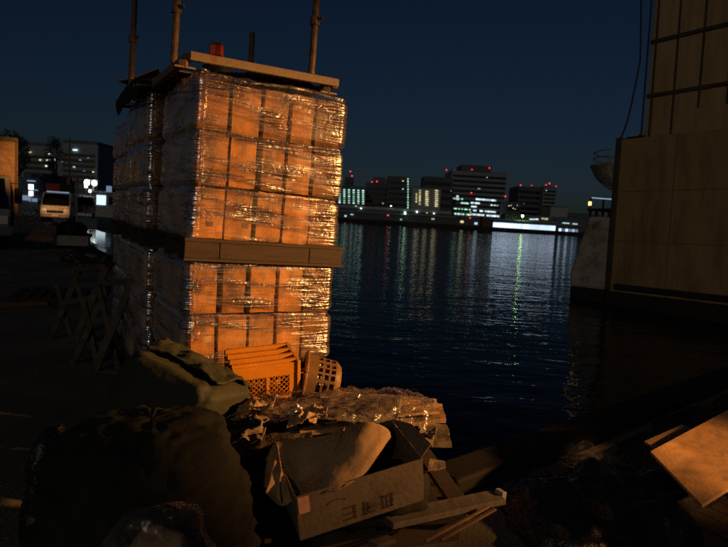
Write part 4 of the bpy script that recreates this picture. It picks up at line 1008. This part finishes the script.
building("pale apartment block with warm yellow stairwell columns", 413, 441, 188.5, Y1, M['wall_pale'], 20, True, 'apartment_block', W, (), 0, group=GB)
building("unlit slab rising behind the yellow lit apartment block", 424, 453, 178, Y1+60, M['wall_dark'], 20, True, 'tower_block', [(451, 191, .8, .8, 'dimblue')], (), 5, group=GB)
W = []
def row(x0, x1, y, w, h, key, dens, slope=.075):
    x = x0
    while x < x1:
        if rnd.random() < dens: W.append((x, y+(x-x0)*slope, w, h, key))
        x += w*1.02
row(477, 495, 199.2, 2.2, 1.7, 'white', 1); row(472, 480, 202.8, 2.2, 1.6, 'white', .95); row(490, 500, 205, 1.2, 1, 'white', .5)
row(472, 476, 206.5, 1.8, 1.4, 'white', 1); row(474, 496, 210.5, 1.6, 1.5, 'white', .8); row(472, 502, 214.4, 2.2, 1.7, 'white', .95)
row(454, 470, 198.5, 1.6, 1.5, 'green', .45); row(462, 469, 203, 1.8, 1.4, 'green', .8); row(453, 470, 208.5, 1.5, 1.2, 'green', .5); row(452, 470, 213.5, 1.6, 1.6, 'green', .65)
W += [(457.5, 196.5, 2.2, 2, 'white'), (457.8, 199, 2.8, 2, 'blue'), (487, 177.5, 1.2, .8, 'white'), (479, 188.7, 2.4, 1, 'dimblue'), (470.5, 212, 1.2, 1, 'warm')]
building("broad grey office tower with white lit floors and five red beacons", 452.5, 507, 172.5, 420, M['wall_grey'], 40, True, 'office_tower', W, [(454.5, 170.5), (472, 169.7), (489.5, 168), (505.5, 174), (446.5, 170), (471, 193), (505, 196.5)], 9, roofbox=(.18, .72, 5), group=GB)
W = [(509+k*2.1, 208+rnd.uniform(-3, 3), .9, .8, 'warm') for k in range(5)]
building("low unlit block right of the broad grey office tower", 507, 521, 203, 400, M['wall_dark'], 20, True, 'office_building', W, (), 2, group=GB)
building("dark tower block with two red beacons right of the broad office tower", 519, 541, 187.5, 450, M['wall_dark'], 30, True, 'tower_block', [(541, 200.5, 1, .7, 'green'), (524, 203.5, .9, .7, 'dimblue')], [(520.7, 185.3), (531.7, 185.5)], 6, group=GB)
building("slim banded tower with three red beacons at the right", 544, 557, 187.5, 440, M['wall_grey'], 25, True, 'tower_block', [(546.5, 190.5, .8, .8, 'white')], [(546, 185), (549.5, 183.5), (556, 186.3)], 9, group=GB)
building("squat pale grey block near the barge stern", 551, 568, 207.5, 400, M['wall_pale'], 20, True, 'office_building', (), (), 0, group=GB)
building("far low block between the yellow block and the office tower", 430, 470, 203, 460, M['wall_dark'], 20, True, 'office_building', [(443, 213, 1.2, 1.2, 'green'), (447, 215, 1, 1, 'white')], (), 0, group=GB)
building("far hazy block just left of the barge stern", 556, 600, 214, 480, M['wall_dark'], 20, True, 'office_building', [(557, 217, 1.2, 1, 'warm'), (566, 218, 1.2, 1, 'warm')], (), 0, group=GB)
# elevated road deck on the far shore
def far_pt(px, py, Y): return P(px, py, Y)
Yd = 262; p0, p1 = P(328, 207, Yd), P(452, 214, Yd); z0 = p0.z
t = thing('elevated_road', "long elevated road deck across the harbour with small lamps", 'bridge', V((p0.x, Yd, .2)))
b = MB(); b.bx(p0.x, p1.x, Yd, Yd+9, z0-1.6, z0+.2); b.build('deck', M['wall_dark'], t)
b = MB(); b.bx(p0.x, p1.x, Yd-.1, Yd+.05, z0+.201, z0+1.3); b.build('parapet', M['wall_pale'], t)
for k in range(9):
    x = p0.x+4+k*(p1.x-p0.x-8)/8; b = MB(); b.bx(x-.6, x+.6, Yd+3, Yd+6, .1, z0-1.61); b.build('pier', M['wall_dark'], t)
for (px, py, key) in ((356, 206, 'white'), (361, 208.5, 'lampsmall'), (391, 206, 'lampsmall'), (405, 212.5, 'lampgreen2'), (417, 212, 'lampsmall'), (427, 213, 'warm'), (434, 213.5, 'lampsmall')):
    if key == 'lampgreen2': E.setdefault('lampgreen2', emit('greenish_small_lamp', (.6, 1, .6), 9.))
    p = P(px, py, Yd-.5); b = MB(); b.tube([V((p.x, Yd-.2, z0)), p], .05, 5); q = b.build('lamp_pole', M['wall_dark'], t); b = MB(); b.box(p, (.55, .3, .4)); b.build('lamp_head', E[key], q)
# quay sheds on the far waterfront, left (dark) and right (bright)
Yw = 240
def shed(label, px0, px1, py_top, wins, m=M['wall_dark'], Y=Yw, name='waterfront_shed', roof_over=.6):
    pm_ = (px0+px1)/2; c_ = P(pm_, py_top, Y); w = (px1-px0)*Y/F; o = V((c_.x, Y, .2)); t = thing(name, label, 'shed', o, 0, 'sheds along the far waterfront')
    zt_ = max(c_.z, 1.2)
    b = MB(); b.bx(o.x-w/2, o.x+w/2, Y, Y+10, .1, zt_); b.build('wall', m, t)
    b = MB(); b.bx(o.x-w/2-.3, o.x+w/2+.3, Y-roof_over, Y+10.3, zt_+.01, zt_+.5); b.build('roof', M['wall_grey'], t)
    for (px, py, wp, hp, key) in wins:
        p = P(px, py, Y-.2); me = win_mesh(wp*Y/F, hp*Y/F); ob = bpy.data.objects.new('window', me); COL.objects.link(ob); ob.parent = t; ob.location = p-o
        if not me.materials: me.materials.append(E[key])
        if me.materials[0] != E[key]: ob.material_slots[0].link = 'OBJECT'; ob.material_slots[0].material = E[key]
    return t
W = [(495.5+k*5.2, 226.6+k*.30, 5.1, 8.2, 'blue') for k in range(12)]
shed("long brightly lit bluish white shed on the far waterfront", 492, 557, 221.6, W)
W = [(560+k*3.3, 231+k*.2, 2.6, 5.0, 'dimblue' if k % 2 else 'blue') for k in range(6)]
shed("low shed with patchy bluish lights beside the barge stern", 557.5, 582, 226, W)
W = [(531+k*3.0, 219.3, 2.6, 1., 'white') for k in range(3)] + [(543, 218.6, 3, 1.6, 'warm'), (546.5, 219, 3, 1.6, 'warm'), (566, 223.2, 7, 1, 'white'), (575, 224, 5, 1, 'white')]
building("low hall behind the bright shed with a row of lamps", 505, 585, 217.5, 252, M['wall_dark'], 8, True, 'market_shed', W)
W = [(462, 221.8, 3.2, 2.2, 'warm'), (476, 223.5, 3, 2.2, 'blue'), (433, 219, 3, 1.2, 'warm'), (426, 214.8, 5, 1.1, 'warm')]
shed("dark brown shed with an amber and a bluish doorway on the far waterfront", 455, 482, 217.5, W[:2])
shed("dark blank shed left of the bright waterfront shed", 480.5, 493, 218.5, [], M['rust'])
shed("long unlit shed with one warm doorway below the elevated road", 404, 455, 216.5, W[2:3])
shed("unlit shed nearest the wrapped stack on the far waterfront", 330, 404, 213, [(345.5, 216, 2, 1.6, 'white'), (352, 214.5, 3, 1, 'green'), (388, 215.3, 1.5, 1, 'red'), (401, 219.5, 1.5, 1.2, 'white')])
# tall waterside lamps whose streaks reach across the water
for (px, py, Y, key, sz, lab) in ((522.5, 216, 239, 'lampgreen', .75, "glaring greenish lamp on the far waterfront above the bright shed"), (405, 213.5, 239, 'lampgreen2', .6, "small greenish lamp on the far waterfront below the corner lit tower"), (470, 218, 239, 'red2', .5, "small red lamp on the far waterfront below the office tower")):
    if key == 'red2': E.setdefault('red2', emit('small_red_lamp', (1, .05, .04), 2.))
    o = P(px, py, Y); z = o.z; o.z = .2
    t = thing('harbour_lamp', lab, 'lamp', o, 0, 'lamps on the far waterfront')
    b = MB(); b.tube([o, V((o.x, o.y, z-sz/2))], .07, 6); b.build('pole', M['wall_dark'], t)
    b = MB(); b.tube([V((o.x, o.y-.2, z-sz/2)), V((o.x, o.y-.2, z+sz/2))], sz*.5, 10); b.build('lamp_head', E[key], t)

# ------------------------------------------------------------------ camera
cam = bpy.data.cameras.new('camera'); co = bpy.data.objects.new('camera', cam); COL.objects.link(co)
cam.sensor_width = 36; cam.lens = F/728*36; cam.clip_start = .05; cam.clip_end = 4000
cam.dof.use_dof = True; cam.dof.focus_distance = 4.2; cam.dof.aperture_fstop = 3.4
mw = Matrix((RT, UP, -FW)).transposed().to_4x4(); mw.translation = EYE; co.matrix_world = mw
S.camera = co

# ------------------------------------------------------------------ light: night sky, one low amber "sun" for the quay's distant sodium lights, sodium floods nearby, an added spot for the plywood panel
sun_dir = V((-.25, -1, .40)).normalized()          # towards the light
w = bpy.data.worlds.new('World'); S.world = w; w.use_nodes = True
nt = w.node_tree; bg = nt.nodes['Background']
sky = nt.nodes.new('ShaderNodeTexSky'); sky.sky_type = 'NISHITA'; sky.sun_disc = False
sky.sun_elevation = R(10.0); sky.sun_rotation = math.atan2(sun_dir.x, sun_dir.y)
sky.ozone_density = 4.0
tn = nt.nodes.new('ShaderNodeMix'); tn.data_type = 'RGBA'; tn.blend_type = 'MULTIPLY'; tn.inputs[0].default_value = 1; tn.inputs[7].default_value = (.66, .72, .88, 1)   # night sky over a city: deep blue
nt.links.new(sky.outputs[0], tn.inputs[6]); nt.links.new(tn.outputs[2], bg.inputs[0]); bg.inputs[1].default_value = .0066
def sun(d, s_, col, ang):
    l = bpy.data.lights.new('sun', 'SUN'); l.energy = s_; l.color = col; l.angle = ang
    o = bpy.data.objects.new('sun', l); COL.objects.link(o); o.rotation_euler = d.to_track_quat('Z', 'Y').to_euler(); return o
sun(sun_dir, .15, (1, .77, .52), R(1.5))
def spot(p, tgt, e, ang, blend, rad, col=(1, .43, .125)):
    l = bpy.data.lights.new('sodium_flood', 'SPOT'); l.energy = e; l.color = col; l.spot_size = R(ang); l.spot_blend = blend; l.shadow_soft_size = rad
    o = bpy.data.objects.new('sodium_flood', l); COL.objects.link(o); o.location = p; o.rotation_euler = (V(p)-V(tgt)).to_track_quat('Z', 'Y').to_euler(); return o
spot((8.6, 2.2, 3.1), loc(.6, -.4, 1.2), 8600, 26, .95, .09)
spot((3.2, -3.4, 4.6), P(714, 462, 3.15), 2300, 4.6, .5, .1)  # extra narrow spot, added only to brighten the plywood panel
o_v = G(55, 223); spot(o_v + V((1.5, -8, 4.5)), o_v + V((0, 0, .75)), 1700, 13, .8, .1)       # sodium lamps over the parked vehicles
o_t = P(14, 240, 17.0); o_t.z = 0; spot(o_t + V((3.0, -6, 4.2)), o_t + V((-.3, 1.7, 2.3)), 1500, 20, .8, .1)
S.view_settings.view_transform = 'Standard'; S.view_settings.look = 'None'; S.view_settings.exposure = 0; S.view_settings.gamma = 1
S.view_settings.use_curve_mapping = False
S.cycles.use_denoising = False
S.cycles.max_bounces = 8; S.cycles.transparent_max_bounces = 16
S.cycles.sample_clamp_indirect = 1.0; S.cycles.sample_clamp_direct = 12
S.cycles.caustics_reflective = False; S.cycles.caustics_refractive = False
